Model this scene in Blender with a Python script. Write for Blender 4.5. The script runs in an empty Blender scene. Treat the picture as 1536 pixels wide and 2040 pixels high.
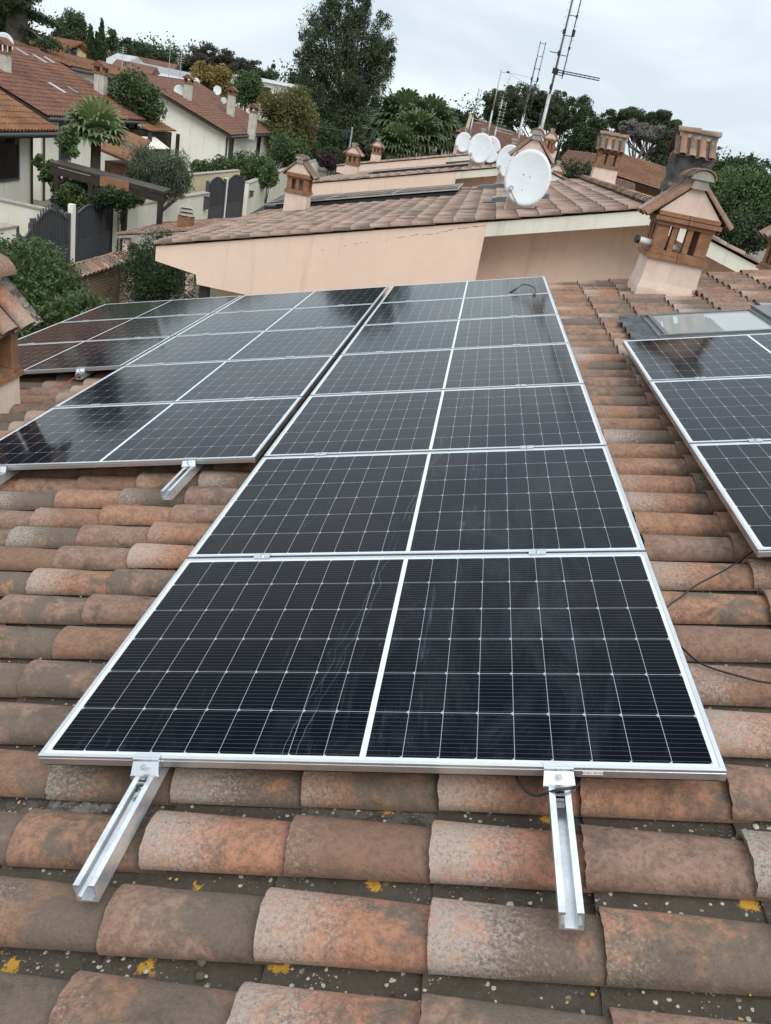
import bpy, math, random
import numpy as np
from mathutils import Matrix, Vector, Euler
R = math.radians
sc = bpy.context.scene
col = sc.collection
# ------------------------------------------------------------------ camera
CW = Vector((0.8364, -1.5796, 1.6421))
FPX = 1629.88                                    # focal length in photo pixels (photo 1536 x 2040)
BAS = Matrix(((0.9759, -0.2151, 0.0372), (0.1237, 0.4043, -0.9062), (0.1798, 0.8890, 0.4212)))
cam_d = bpy.data.cameras.new('camera')
cam = bpy.data.objects.new('camera', cam_d); col.objects.link(cam)
m4 = BAS.to_4x4(); m4.translation = CW
cam.matrix_world = m4
cam_d.sensor_fit = 'VERTICAL'; cam_d.sensor_height = 24.0
cam_d.lens = FPX * 24.0 / 2040.0
cam_d.clip_start = 0.05; cam_d.clip_end = 3000
sc.camera = cam
# ------------------------------------------------------------------ light
SUN_EL, SUN_AZ = R(44), R(148)                    # behind the camera, a little to the right
world = bpy.data.worlds.new('World'); sc.world = world; world.use_nodes = True
wn, wl = world.node_tree.nodes, world.node_tree.links
wn.clear()
wo = wn.new('ShaderNodeOutputWorld'); bg = wn.new('ShaderNodeBackground'); bg.inputs[1].default_value = 0.1
sky = wn.new('ShaderNodeTexSky'); sky.sky_type = 'NISHITA'; sky.sun_disc = False
sky.sun_elevation = SUN_EL; sky.sun_rotation = SUN_AZ
tcw = wn.new('ShaderNodeTexCoord'); mpw = wn.new('ShaderNodeMapping'); mpw.inputs['Scale'].default_value = (1, 1, 3.2)
mpw.inputs['Location'].default_value = (0.35, 0.1, 0.6)
nzw = wn.new('ShaderNodeTexNoise'); nzw.inputs['Scale'].default_value = 3.4; nzw.inputs['Detail'].default_value = 5
nzw.inputs['Roughness'].default_value = 0.5; nzw.inputs['Distortion'].default_value = 0.5
rpw = wn.new('ShaderNodeValToRGB')
rpw.color_ramp.elements[0].position = 0.38; rpw.color_ramp.elements[0].color = (5.8, 6.55, 7.2, 1)
rpw.color_ramp.elements[1].position = 0.60; rpw.color_ramp.elements[1].color = (7.6, 8.25, 8.5, 1)
sep = wn.new('ShaderNodeSeparateXYZ'); mrw = wn.new('ShaderNodeMapRange'); mrw.interpolation_type = 'SMOOTHSTEP'
mrw.inputs[1].default_value = 0.25; mrw.inputs[2].default_value = 0.95; mrw.inputs[3].default_value = 1.0; mrw.inputs[4].default_value = 1.75
mulw = wn.new('ShaderNodeVectorMath'); mulw.operation = 'SCALE'
mixw = wn.new('ShaderNodeMixRGB'); mixw.inputs[0].default_value = 0.93
wl.new(tcw.outputs['Generated'], mpw.inputs[0]); wl.new(mpw.outputs[0], nzw.inputs[0]); wl.new(nzw.outputs[0], rpw.inputs[0])
wl.new(tcw.outputs['Generated'], sep.inputs[0]); wl.new(sep.outputs['Z'], mrw.inputs[0])
wl.new(rpw.outputs[0], mulw.inputs[0]); wl.new(mrw.outputs[0], mulw.inputs['Scale'])
wl.new(sky.outputs[0], mixw.inputs[1]); wl.new(mulw.outputs[0], mixw.inputs[2])
wl.new(mixw.outputs[0], bg.inputs[0]); wl.new(bg.outputs[0], wo.inputs[0])
sun_d = bpy.data.lights.new('sun', 'SUN'); sun_d.energy = 1.5; sun_d.angle = R(40); sun_d.color = (1.0, 0.96, 0.90)
sun = bpy.data.objects.new('sun', sun_d); col.objects.link(sun)
sd = Vector((math.sin(SUN_AZ) * math.cos(SUN_EL), math.cos(SUN_AZ) * math.cos(SUN_EL), math.sin(SUN_EL)))
sun.rotation_euler = sd.to_track_quat('Z', 'Y').to_euler(); sun.location = (0, 0, 30)
sc.view_settings.view_transform = 'Standard'; sc.view_settings.look = 'None'
sc.view_settings.exposure = 0.36; sc.view_settings.gamma = 1.0
sc.render.engine = 'CYCLES'
sc.cycles.max_bounces = 6; sc.cycles.transparent_max_bounces = 6
sc.cycles.use_denoising = True

# ------------------------------------------------------------------ helpers
S = R(15)
TS = math.tan(S)
EU, EV, EN = Vector((math.cos(S), 0, math.sin(S))), Vector((0, 1, 0)), Vector((-math.sin(S), 0, math.cos(S)))
def P3(u, v, h=0.0): return EU * u + EV * v + EN * h          # our own roof: along slope, along eave, above panel glass
def at(px, py, Y):                                           # point of the world at depth Y seen at a photo pixel
    d = BAS @ Vector(((px - 768) / FPX, -(py - 1020) / FPX, -1))
    return CW + d * ((Y - CW.y) / d.y)

class MB:
    def __init__(s): s.v = []; s.f = []; s.n = 0; s.c = []; s.c2 = []
    def raw(s, V, F, rnd=None, loc=None):
        V = np.asarray(V, float).reshape(-1, 3); k = s.n
        s.v.append(V); s.n += len(V)
        F = [tuple(int(i) + k for i in f) for f in F] if not isinstance(F, np.ndarray) else (F + k)
        s.f.append(F)
        s.c.append(np.tile([.5, .5, .5, 0.], (len(V), 1)) if rnd is None else np.broadcast_to(np.asarray(rnd, float), (len(V), 4)))
        s.c2.append(np.zeros((len(V), 4)) if loc is None else np.asarray(loc, float))
    def hexa(s, p, rnd=None):                                 # 8 points: bottom ring then top ring
        s.raw(p, [(3, 2, 1, 0), (4, 5, 6, 7), (0, 1, 5, 4), (1, 2, 6, 5), (2, 3, 7, 6), (3, 0, 4, 7)], rnd)
    def box(s, c, d, M=None, rnd=None):                       # centre, full dims, optional Matrix
        x, y, z = d[0] / 2, d[1] / 2, d[2] / 2
        p = [Vector(q) for q in ((-x, -y, -z), (x, -y, -z), (x, y, -z), (-x, y, -z), (-x, -y, z), (x, -y, z), (x, y, z), (-x, y, z))]
        p = [(M @ q if M else q) + Vector(c) for q in p]
        s.hexa(p, rnd)
    def bar(s, a, b, w, h, up=(0, 0, 1)):
        a, b, up = Vector(a), Vector(b), Vector(up)
        t = (b - a).normalized(); sd = t.cross(up).normalized(); u2 = sd.cross(t)
        p = []
        for q in (a, b):
            p.append([q - sd * w / 2 - u2 * h / 2, q + sd * w / 2 - u2 * h / 2, q + sd * w / 2 + u2 * h / 2, q - sd * w / 2 + u2 * h / 2])
        s.raw(p[0] + p[1], [(0, 1, 2, 3), (7, 6, 5, 4), (0, 4, 5, 1), (1, 5, 6, 2), (2, 6, 7, 3), (3, 7, 4, 0)])
    def prism(s, pts, d):                                     # polygon extruded along vector d
        d = Vector(d); n = len(pts); P = [Vector(q) for q in pts]
        s.raw(P + [q + d for q in P], [tuple(range(n - 1, -1, -1)), tuple(range(n, 2 * n))] + [(i, (i + 1) % n, n + (i + 1) % n, n + i) for i in range(n)])
    def tube(s, path, r, seg=8, caps=True, rnd=None):
        P = [Vector(q) for q in path]; n = len(P)
        rr = r if isinstance(r, (list, tuple)) else [r] * n
        V = []; ref = Vector((0, 0, 1))
        for i, q in enumerate(P):
            t = (P[min(i + 1, n - 1)] - P[max(i - 1, 0)]).normalized()
            if abs(t.dot(ref)) > .95: ref = Vector((1, 0, 0)) if abs(t.x) < .9 else Vector((0, 1, 0))
            a = t.cross(ref).normalized(); b = t.cross(a)
            for k in range(seg):
                w = 2 * math.pi * k / seg
                V.append(q + (a * math.cos(w) + b * math.sin(w)) * rr[i])
        F = [(i * seg + k, i * seg + (k + 1) % seg, (i + 1) * seg + (k + 1) % seg, (i + 1) * seg + k) for i in range(n - 1) for k in range(seg)]
        if caps: F += [tuple(range(seg - 1, -1, -1)), tuple((n - 1) * seg + k for k in range(seg))]
        s.raw(V, F, rnd)
    def build(s, name, mat, parent=None, smooth=False, local=False):
        V = np.concatenate(s.v) if s.v else np.zeros((0, 3))
        if parent is not None and not local:
            Mi = np.array(MW[parent.name].inverted()); V = V @ Mi[:3, :3].T + Mi[:3, 3]
        faces = []
        me = bpy.data.meshes.new(name)
        if all(isinstance(f, np.ndarray) for f in s.f) and len({f.shape[1] for f in s.f}) == 1:
            F = np.concatenate(s.f); k = F.shape[1]
            me.vertices.add(len(V)); me.vertices.foreach_set('co', V.astype(np.float32).ravel())
            me.loops.add(F.size); me.loops.foreach_set('vertex_index', F.ravel().astype(np.int32))
            me.polygons.add(len(F)); me.polygons.foreach_set('loop_start', np.arange(0, F.size, k, dtype=np.int32))
            me.update(calc_edges=True)
        else:
            for f in s.f: faces += [tuple(int(i) for i in q) for q in f]
            me.from_pydata([tuple(q) for q in V], [], faces)
        a = me.color_attributes.new('rnd', 'FLOAT_COLOR', 'POINT'); a.data.foreach_set('color', np.concatenate(s.c).astype(np.float32).ravel())
        a = me.color_attributes.new('loc', 'FLOAT_COLOR', 'POINT'); a.data.foreach_set('color', np.concatenate(s.c2).astype(np.float32).ravel())
        if smooth: me.polygons.foreach_set('use_smooth', [True] * len(me.polygons))
        me.materials.append(mat); me.update()
        o = bpy.data.objects.new(name, me); col.objects.link(o)
        if parent is not None: o.parent = parent
        MW[o.name] = MW[parent.name] if parent is not None else Matrix.Identity(4)
        return o
MW = {}
def thing(name, label, cat, loc=(0, 0, 0), rot=(0, 0, 0), group=None):
    o = bpy.data.objects.new(name, None); col.objects.link(o); o.empty_display_size = .2
    o.location = loc; o.rotation_euler = rot; o['label'] = label; o['category'] = cat
    if group: o['group'] = group
    MW[o.name] = Matrix.Translation(Vector(loc)) @ Euler(rot).to_matrix().to_4x4()
    return o
def tag(o, label, cat, group=None, kind=None):
    if kind: o['kind'] = kind
    if label: o['label'] = label
    if cat: o['category'] = cat
    if group: o['group'] = group
    return o
def kids(o): return [c for c in bpy.data.objects if c.parent == o]
def dup(src, loc, label, rot=None, group=None, sx=None):
    def cp(o, par):
        c = o.copy(); col.objects.link(c); c.parent = par
        for ch in KID.get(o.name, []): cp(ch, c)
        return c
    r = cp(src, None); r.location = loc; r['label'] = label
    if rot is not None: r.rotation_euler = rot
    if group: r['group'] = group
    if sx: r.scale = sx
    return r
KID = {}
def index_kids(root):
    for o in bpy.data.objects:
        if o.parent is not None:
            KID.setdefault(o.parent.name, [])
            if o not in KID[o.parent.name]: KID[o.parent.name].append(o)

# ------------------------------------------------------------------ materials
class NT:
    def __init__(s, name):
        s.m = bpy.data.materials.new(name); s.m.use_nodes = True
        s.t = s.m.node_tree; s.n = s.t.nodes; s.l = s.t.links
        s.b = s.n['Principled BSDF']; s.tc = s.n.new('ShaderNodeTexCoord'); s.geo = s.n.new('ShaderNodeNewGeometry')
    def set(s, sock, v):
        if hasattr(v, 'is_linked') or isinstance(v, bpy.types.NodeSocket): s.l.new(v, sock)
        elif isinstance(v, (tuple, list)) and len(v) == 3 and sock.type == 'RGBA': sock.default_value = (*v, 1)
        else: sock.default_value = v
    def mt(s, op, a, b=0.0, c=None, clamp=False):
        n = s.n.new('ShaderNodeMath'); n.operation = op; n.use_clamp = clamp
        s.set(n.inputs[0], a); s.set(n.inputs[1], b)
        if c is not None: s.set(n.inputs[2], c)
        return n.outputs[0]
    def mix(s, f, a, b, mode='MIX'):
        n = s.n.new('ShaderNodeMixRGB'); n.blend_type = mode
        s.set(n.inputs[0], f); s.set(n.inputs[1], a); s.set(n.inputs[2], b); return n.outputs[0]
    def noise(s, vec, scale, detail=4, rough=.55, dist=0.0):
        n = s.n.new('ShaderNodeTexNoise'); s.l.new(vec, n.inputs['Vector'])
        n.inputs['Scale'].default_value = scale; n.inputs['Detail'].default_value = detail
        n.inputs['Roughness'].default_value = rough; n.inputs['Distortion'].default_value = dist
        return n.outputs[0]
    def vor(s, vec, scale, feat='F1', rand=1.0):
        n = s.n.new('ShaderNodeTexVoronoi'); n.feature = feat; s.l.new(vec, n.inputs['Vector'])
        n.inputs['Scale'].default_value = scale; n.inputs['Randomness'].default_value = rand; return n.outputs
    def ss(s, v, a, b, lo=0.0, hi=1.0):
        n = s.n.new('ShaderNodeMapRange'); n.interpolation_type = 'SMOOTHSTEP'; s.set(n.inputs[0], v)
        n.inputs[1].default_value = a; n.inputs[2].default_value = b; n.inputs[3].default_value = lo; n.inputs[4].default_value = hi
        return n.outputs[0]
    def mapping(s, vec, scale=(1, 1, 1), loc=(0, 0, 0), rot=(0, 0, 0)):
        n = s.n.new('ShaderNodeMapping'); s.l.new(vec, n.inputs[0]); n.inputs['Scale'].default_value = scale
        n.inputs['Location'].default_value = loc; n.inputs['Rotation'].default_value = rot; return n.outputs[0]
    def attr(s, name):
        n = s.n.new('ShaderNodeAttribute'); n.attribute_name = name; return n
    def sepc(s, c):
        n = s.n.new('ShaderNodeSeparateColor'); s.l.new(c, n.inputs[0]); return n.outputs
    def sepv(s, c):
        n = s.n.new('ShaderNodeSeparateXYZ'); s.l.new(c, n.inputs[0]); return n.outputs
    def bump(s, h, strength=.3, dist=.01):
        n = s.n.new('ShaderNodeBump'); n.inputs['Strength'].default_value = strength; n.inputs['Distance'].default_value = dist
        s.l.new(h, n.inputs['Height']); s.l.new(n.outputs[0], s.b.inputs['Normal'])
    def out(s, c=None, rough=.6, metal=0.0, spec=.5):
        if c is not None: s.set(s.b.inputs['Base Color'], c)
        s.set(s.b.inputs['Roughness'], rough); s.b.inputs['Metallic'].default_value = metal
        s.b.inputs['Specular IOR Level'].default_value = spec
        return s.m
def surf(name, c1, c2, scale=3.0, rough=.8, bump=.2, bd=.01, metal=0.0, fine=None, streak=None, spec=.4, bscale=None):
    s = NT(name); pos = s.tc.outputs['Object']
    a = s.noise(pos, scale, 5, .6); b = s.noise(pos, scale * 7.3, 4, .6)
    f = s.mt('ADD', s.mt('MULTIPLY', a, .65), s.mt('MULTIPLY', b, .35))
    c = s.mix(s.ss(f, .34, .66), c1, c2)
    if fine: c = s.mix(s.mt('MULTIPLY', s.ss(s.noise(pos, scale * 40, 2), .35, .7), .45), c, fine)
    if streak:
        w = s.noise(s.mapping(pos, (2.4, 2.4, .16)), 1.6, 4, .7, .6)
        c = s.mix(s.mt('MULTIPLY', s.ss(w, .52, .74), streak[3]), c, tuple(streak[:3]))
    if bump: s.bump(s.noise(pos, bscale or scale * 14, 4, .65), bump, bd)
    return s.out(c, rough, metal, spec)

def tile_material(name, warm=1.0, channel_lichen=True, dark=0.0, sc_=1.0, faded=0.0):
    s = NT(name); pos = s.tc.outputs['Object']
    rn = s.attr('rnd'); r = s.sepc(rn.outputs['Color']); kind = rn.outputs['Alpha']
    lo = s.sepc(s.attr('loc').outputs['Color'])              # loc.r = along tile (0 at the lower end), loc.g = across
    off = s.n.new('ShaderNodeVectorMath'); off.operation = 'MULTIPLY_ADD'; s.l.new(rn.outputs['Color'], off.inputs[0])
    off.inputs[1].default_value = (37, 53, 71); s.l.new(pos, off.inputs[2]); pv = off.outputs[0]
    n1 = s.noise(pv, 5.5 * sc_, 5, .62, .6); n2 = s.noise(pv, 24 * sc_, 5, .7, .4); n3 = s.noise(pv, 120, 4, .75)
    terr = s.mix(r[0], (.375, .195, .118), (.22, .126, .086))
    terr = s.mix(s.ss(r[1], .78, .95), terr, (.40, .19, .118))
    pink = s.mix(n2, (.33, .218, .165), (.22, .142, .110))
    c = s.mix(s.ss(r[1], .22, .40, .75, 0), terr, pink)
    c = s.mix(s.mt('MULTIPLY', s.ss(n2, .40, .64), .5), c, (.17, .095, .068))
    c = s.mix(s.mt('MULTIPLY', s.ss(s.noise(pv, 62, 5, .8), .47, .60), .5), c, (.105, .075, .058))
    # brown grey weathering band, mostly towards the covered end
    grey = s.mix(n3, (.060, .046, .036), (.205, .160, .124))
    band = s.mt('ADD', n1, s.mt('MULTIPLY', s.mt('SUBTRACT', lo[0], .35), .22))
    band = s.mt('ADD', band, s.mt('MULTIPLY', s.mt('SUBTRACT', r[2], .62), .42))
    band = s.mt('ADD', band, s.mt('MULTIPLY', s.mt('SUBTRACT', n2, .5), .35))
    c = s.mix(s.mt('MULTIPLY', s.ss(band, .44, .62), .92), c, grey)
    soot = s.mt('MULTIPLY', s.ss(s.noise(pv, 11, 6, .72, 1.0), .50, .68), s.ss(s.noise(pv, 3.3, 3), .42, .60))
    c = s.mix(s.mt('MULTIPLY', soot, .7), c, s.mix(n3, (.030, .024, .020), (.10, .078, .062)))
    # whitish crust near the lower exposed end
    wf = s.mt('SUBTRACT', s.mt('ADD', s.mt('MULTIPLY', s.ss(lo[0], .0, .75, 1, 0), .42), s.mt('MULTIPLY', r[1], .62)), .66)
    wm = s.ss(s.mt('ADD', wf, s.mt('MULTIPLY', s.mt('SUBTRACT', n3, .5), 1.1)), -.02, .38)
    wm = s.mt('MULTIPLY', wm, s.ss(n2, .30, .52, .35, 1))
    c = s.mix(s.mt('MULTIPLY', wm, .66), c, s.mix(n3, (.23, .18, .15), (.56, .51, .455)))
    # dark specks, then darker towards the long edges
    sp = s.vor(pv, 95)
    c = s.mix(s.mt('MULTIPLY', s.ss(sp[0], .10, .24, 1, 0), s.ss(n2, .48, .62, 0, .7)), c, (.07, .05, .04))
    edge = s.ss(s.mt('ABSOLUTE', s.mt('SUBTRACT', lo[1], .5)), .42, .50)
    c = s.mix(s.mt('MULTIPLY', edge, .45), c, (.12, .085, .06))
    if channel_lichen:
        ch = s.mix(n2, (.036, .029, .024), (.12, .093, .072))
        gm_ = s.mt('MULTIPLY', s.ss(r[1], .70, .82), s.ss(s.noise(pos, 16, 5, .8), .44, .56))
        ch = s.mix(s.mt('MULTIPLY', gm_, .85), ch, s.mix(n3, (.10, .09, .08), (.42, .40, .37)))
        ch = s.mix(s.mt('MULTIPLY', s.ss(s.noise(pos, 75, 4, .8), .54, .64), .6), ch, (.11, .09, .068))
        wv = s.n.new('ShaderNodeVectorMath'); wv.operation = 'ADD'; s.l.new(pos, wv.inputs[0])
        nn = s.n.new('ShaderNodeTexNoise'); s.l.new(pos, nn.inputs['Vector']); nn.inputs['Scale'].default_value = 60
        sc3 = s.n.new('ShaderNodeVectorMath'); sc3.operation = 'SCALE'; s.l.new(nn.outputs['Color'], sc3.inputs[0]); sc3.inputs['Scale'].default_value = .012
        s.l.new(sc3.outputs[0], wv.inputs[1]); wp = wv.outputs[0]
        v1 = s.vor(wp, 46); spots = s.mt('MULTIPLY', s.ss(v1[0], .16, .24, 1, 0), s.ss(s.noise(pos, 9, 3), .42, .52))
        ring = s.ss(v1[0], .07, .15, .55, 1)
        ch = s.mix(s.mt('MULTIPLY', spots, ring), ch, (.56, .53, .44))
        v3 = s.vor(wp, 110); ch = s.mix(s.mt('MULTIPLY', s.ss(v3[0], .12, .2, .8, 0), s.ss(n1, .5, .6)), ch, (.50, .47, .40))
        yel = s.mt('MULTIPLY', s.ss(s.mt('ADD', s.vor(wp, 7.5)[0], s.mt('MULTIPLY', s.noise(wp, 45, 4, .8), .42)), .38, .43, 1, 0), s.ss(s.noise(pos, 3.1, 2), .38, .46))
        ch = s.mix(yel, ch, s.mix(n3, (.62, .36, .05), (.48, .22, .03)))
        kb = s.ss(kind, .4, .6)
        y2 = s.mt('MULTIPLY', s.ss(s.mt('ADD', s.vor(wp, 5.5)[0], s.mt('MULTIPLY', n3, .2)), .15, .19, .85, 0), s.ss(s.noise(pos, 1.7, 2), .56, .6))
        c = s.mix(s.mt('MULTIPLY', y2, edge), c, (.5, .28, .05))
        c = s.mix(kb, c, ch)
    else:
        c = s.mix(s.ss(kind, .4, .6), c, s.mix(n2, (.06, .045, .035), (.16, .11, .08)))
    if faded: c = s.mix(faded, c, s.mix(s.ss(s.mt('ADD', lo[0], s.mt('MULTIPLY', s.mt('SUBTRACT', r[2], .5), .8)), .1, .75), (.36, .26, .21), (.12, .088, .07)))
    if dark: c = s.mix(dark, c, (.13, .055, .035))
    h = s.mt('ADD', s.mt('MULTIPLY', n3, .5), s.mt('MULTIPLY', n2, .6))
    s.bump(s.mt('ADD', h, s.mt('MULTIPLY', s.noise(pv, 300, 3, .8), .22)), .8, .009)
    return s.out(c, s.mt('ADD', .78, s.mt('MULTIPLY', n2, .15)), 0, .3)

def leaf_material(name, c1, c2, c3=None, rough=.55, trans=.25):
    s = NT(name); rn = s.attr('rnd'); r = s.sepc(rn.outputs['Color'])
    c = s.mix(r[0], c1, c2); c = s.mix(s.mt('MULTIPLY', r[1], .55), c, c3 or tuple(x * .55 for x in c1))
    s.out(c, rough, 0, .35)
    if trans:
        tr = s.n.new('ShaderNodeBsdfTranslucent'); s.l.new(c, tr.inputs[0])
        ms = s.n.new('ShaderNodeMixShader'); ms.inputs[0].default_value = trans
        o = s.n['Material Output']; s.l.new(s.b.outputs[0], ms.inputs[1]); s.l.new(tr.outputs[0], ms.inputs[2]); s.l.new(ms.outputs[0], o.inputs[0])
    return s.m

def panel_material():
    s = NT('panel_cells'); pos = s.tc.outputs['Object']; x, y, z = s.sepv(pos)
    PWm, PHm = PW, PH
    halfw = (PWm - .022 - .026 - .015) / 2; cw = halfw / 9; chh = (PHm - .022 - .026) / 6
    xc = s.mt('SUBTRACT', x, PWm / 2); ax = s.mt('SUBTRACT', s.mt('ABSOLUTE', xc), .0075)
    yy = s.mt('SUBTRACT', y, .024)
    inx = s.mt('MULTIPLY', s.mt('GREATER_THAN', ax, 0), s.mt('LESS_THAN', ax, halfw))
    iny = s.mt('MULTIPLY', s.mt('GREATER_THAN', yy, 0), s.mt('LESS_THAN', yy, chh * 6))
    fx = s.mt('MULTIPLY', s.mt('FRACT', s.mt('DIVIDE', ax, cw)), cw)
    fy = s.mt('MULTIPLY', s.mt('FRACT', s.mt('DIVIDE', yy, chh)), chh)
    dx = s.mt('MINIMUM', fx, s.mt('SUBTRACT', cw, fx)); dy = s.mt('MINIMUM', fy, s.mt('SUBTRACT', chh, fy))
    g = s.mt('MULTIPLY', s.mt('GREATER_THAN', dx, .00065), s.mt('GREATER_THAN', dy, .0009))
    fxr = s.mt('SUBTRACT', cw, fx)
    cham = s.mt('GREATER_THAN', s.mt('ADD', fxr, dy), .0085)
    cell = s.mt('MULTIPLY', s.mt('MULTIPLY', g, cham), s.mt('MULTIPLY', inx, iny))
    bb = s.mt('MULTIPLY', s.mt('FRACT', s.mt('DIVIDE', s.mt('ADD', yy, .0), chh / 11.0)), chh / 11.0)
    bus = s.mt('LESS_THAN', s.mt('ABSOLUTE', s.mt('SUBTRACT', bb, chh / 22)), .00042)
    wpos = s.geo.outputs['Position']
    cellv = s.mix(s.noise(wpos, 1.3, 2), (.0033, .0040, .0068), (.0048, .0056, .0092))
    cc = s.mix(bus, cellv, (.10, .105, .12))
    mid = s.mt('LESS_THAN', ax, 0); sheet = s.mix(mid, s.mix(s.mt('MULTIPLY', inx, iny), (.62, .64, .66), (.36, .38, .40)), (.66, .68, .70))
    c = s.mix(cell, sheet, cc)
    # rain marks and dust: streaks down the slope of the glass plus broad smears
    wx, wy, wz = s.sepv(wpos)
    st = s.noise(s.mapping(wpos, (9, 1.1, 9)), 2.2, 6, .7, .8)
    st2 = s.noise(s.mapping(wpos, (34, 1.6, 34)), 1.5, 5, .75, .5)
    patch = s.noise(s.mapping(wpos, (1, 1, 1), (2.3, .4, 0)), 1.15, 4, .6, 1.2)
    sw = s.noise(s.mapping(wpos, (1, 1, 1)), 5.5, 5, .75, .7)
    dirt = s.mt('ADD', s.mt('MULTIPLY', s.mt('MULTIPLY', s.ss(st, .5, .75), s.ss(st2, .44, .72)), .50),
                s.mt('MULTIPLY', s.ss(sw, .50, .74), .06))
    dirt = s.mt('MULTIPLY', dirt, s.ss(patch, .42, .60))
    band = s.mt('MULTIPLY', s.ss(s.mt('ABSOLUTE', s.mt('SUBTRACT', wx, 1.05)), .1, .55, 1, .35), .9)
    dirt = s.mt('ADD', s.mt('MULTIPLY', dirt, band), .004)
    smear = s.mt('MULTIPLY', s.mt('MULTIPLY', s.ss(s.mt('ABSOLUTE', s.mt('SUBTRACT', wx, 1.25)), .12, .42, 1, 0), s.ss(wy, 1.2, 2.6, 1, .25)), s.ss(s.noise(s.mapping(wpos, (2.6, .9, 2.6)), 2.0, 6, .75, .5), .40, .70))
    dirt = s.mt('ADD', dirt, s.mt('MULTIPLY', smear, .055))
    wob = s.noise(s.mapping(wpos, (.0, 1, .0)), 2.1, 3, .5)
    for c0, sl_, amp in ((.56, .10, .16), (.60, .09, .15)):
        ln = s.mt('LESS_THAN', s.mt('ABSOLUTE', s.mt('SUBTRACT', s.mt('SUBTRACT', wx, s.mt('MULTIPLY', wy, sl_)), s.mt('ADD', c0, s.mt('MULTIPLY', wob, amp)))), .0009)
        dirt = s.mt('ADD', dirt, s.mt('MULTIPLY', s.mt('MULTIPLY', ln, s.mt('LESS_THAN', wy, 3.4)), s.ss(s.noise(wpos, 3.0, 3), .38, .60, 0, .30)))
    c = s.mix(s.mt('MINIMUM', dirt, .5), c, (.27, .31, .34))
    s.out(c, .5, 0, .0)
    # AR coated cover glass
    gl = s.n.new('ShaderNodeBsdfGlossy'); gl.inputs['Roughness'].default_value = .085; s.set(gl.inputs['Color'], (1, 1, 1))
    fr = s.n.new('ShaderNodeFresnel'); fr.inputs['IOR'].default_value = 1.33
    bm = s.n.new('ShaderNodeBump'); bm.inputs['Strength'].default_value = .04; bm.inputs['Distance'].default_value = .01
    s.l.new(s.noise(wpos, 9, 2), bm.inputs['Height']); s.l.new(bm.outputs[0], gl.inputs['Normal'])
    fac = s.mt('MULTIPLY', s.mt('SUBTRACT', fr.outputs[0], .038, None, True), .9)
    ms = s.n.new('ShaderNodeMixShader'); s.l.new(fac, ms.inputs[0]); s.l.new(s.b.outputs[0], ms.inputs[1]); s.l.new(gl.outputs[0], ms.inputs[2])
    s.l.new(ms.outputs[0], s.n['Material Output'].inputs[0])
    return s.m
PW, PH, PG = 1.7288, 1.134, .0175
M = {}
M['tiles'] = tile_material('clay_roof_tiles')
M['tiles_far'] = tile_material('clay_roof_tiles_neighbour', channel_lichen=False, faded=.5)
M['cells'] = panel_material()
M['alu'] = surf('anodised_aluminium', (.72, .74, .76), (.64, .66, .68), 6, .30, .05, .001, metal=.96)
M['alu_raw'] = surf('milled_aluminium', (.82, .84, .85), (.60, .62, .64), 14, .3, .05, .001, metal=.75)
M['alu_side'] = surf('aluminium_side', (.66, .67, .67), (.58, .59, .59), 6, .45, .05, .001, metal=.5)
M['steel'] = surf('stainless_steel', (.55, .56, .57), (.35, .36, .37), 30, .25, .1, .001, metal=.9)
M['cable'] = surf('black_rubber', (.012, .012, .013), (.02, .02, .022), 20, .45, .1, .001)
M['red'] = surf('red_plastic', (.45, .04, .03), (.35, .03, .03), 20, .5, 0)
M['peach'] = surf('peach_render', (.79, .60, .485), (.73, .55, .445), .55, .9, .25, .004, streak=(.55, .39, .30, .45), bscale=60)
M['peach_pale'] = surf('pale_peach_render', (.70, .55, .46), (.60, .455, .38), 4, .9, .35, .004, streak=(.40, .33, .28, .55), bscale=60)
M['cream'] = surf('cream_render', (.72, .70, .60), (.63, .61, .52), 1.2, .9, .2, .004, streak=(.35, .32, .22, .4), bscale=50)
M['white_wall'] = surf('white_render', (.80, .77, .70), (.72, .69, .62), .7, .9, .2, .004, streak=(.40, .38, .33, .4), bscale=40)
M['yellow_wall'] = surf('yellow_render', (.66, .56, .36), (.58, .48, .30), .7, .9, .2, .004, streak=(.38, .34, .25, .4), bscale=40)
M['brick'] = surf('terracotta_brick', (.36, .18, .09), (.20, .10, .055), 9, .85, .5, .004, fine=(.12, .06, .035))
M['mortar'] = surf('grey_mortar', (.36, .32, .28), (.20, .18, .155), 10, .95, .7, .008, fine=(.45, .42, .38))
M['dark_metal'] = surf('dark_painted_iron', (.050, .052, .058), (.072, .074, .080), 6, .5, .1, .002)
M['dark_wood'] = surf('dark_stained_wood', (.022, .016, .013), (.04, .028, .022), 5, .6, .3, .004)
M['skylight'] = surf('grey_lacquered_aluminium', (.13, .135, .14), (.17, .175, .18), 5, .4, .08, .002, metal=.3)
M['pvc'] = surf('white_plastic_pipe', (.72, .70, .66), (.60, .58, .54), 10, .4, 0)
M['dish'] = surf('white_enamel', (.66, .69, .71), (.60, .63, .65), 3, .45, .03, .002)
M['galv'] = surf('galvanised_steel', (.50, .50, .49), (.36, .36, .36), 12, .5, .1, .002, metal=.4)
M['dark_win'] = surf('dark_window', (.012, .014, .018), (.02, .023, .028), 3, .15, 0)
M['tarp'] = surf('grey_plastic_sheet', (.085, .085, .088), (.035, .035, .038), 5, .45, .5, .03)
M['ground'] = surf('garden_soil_and_gravel', (.17, .15, .12), (.09, .10, .06), .6, .95, .5, .03, fine=(.22, .20, .17))
M['asphalt'] = surf('asphalt', (.075, .075, .074), (.055, .055, .055), 2, .9, .5, .01, fine=(.11, .11, .105))
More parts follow.
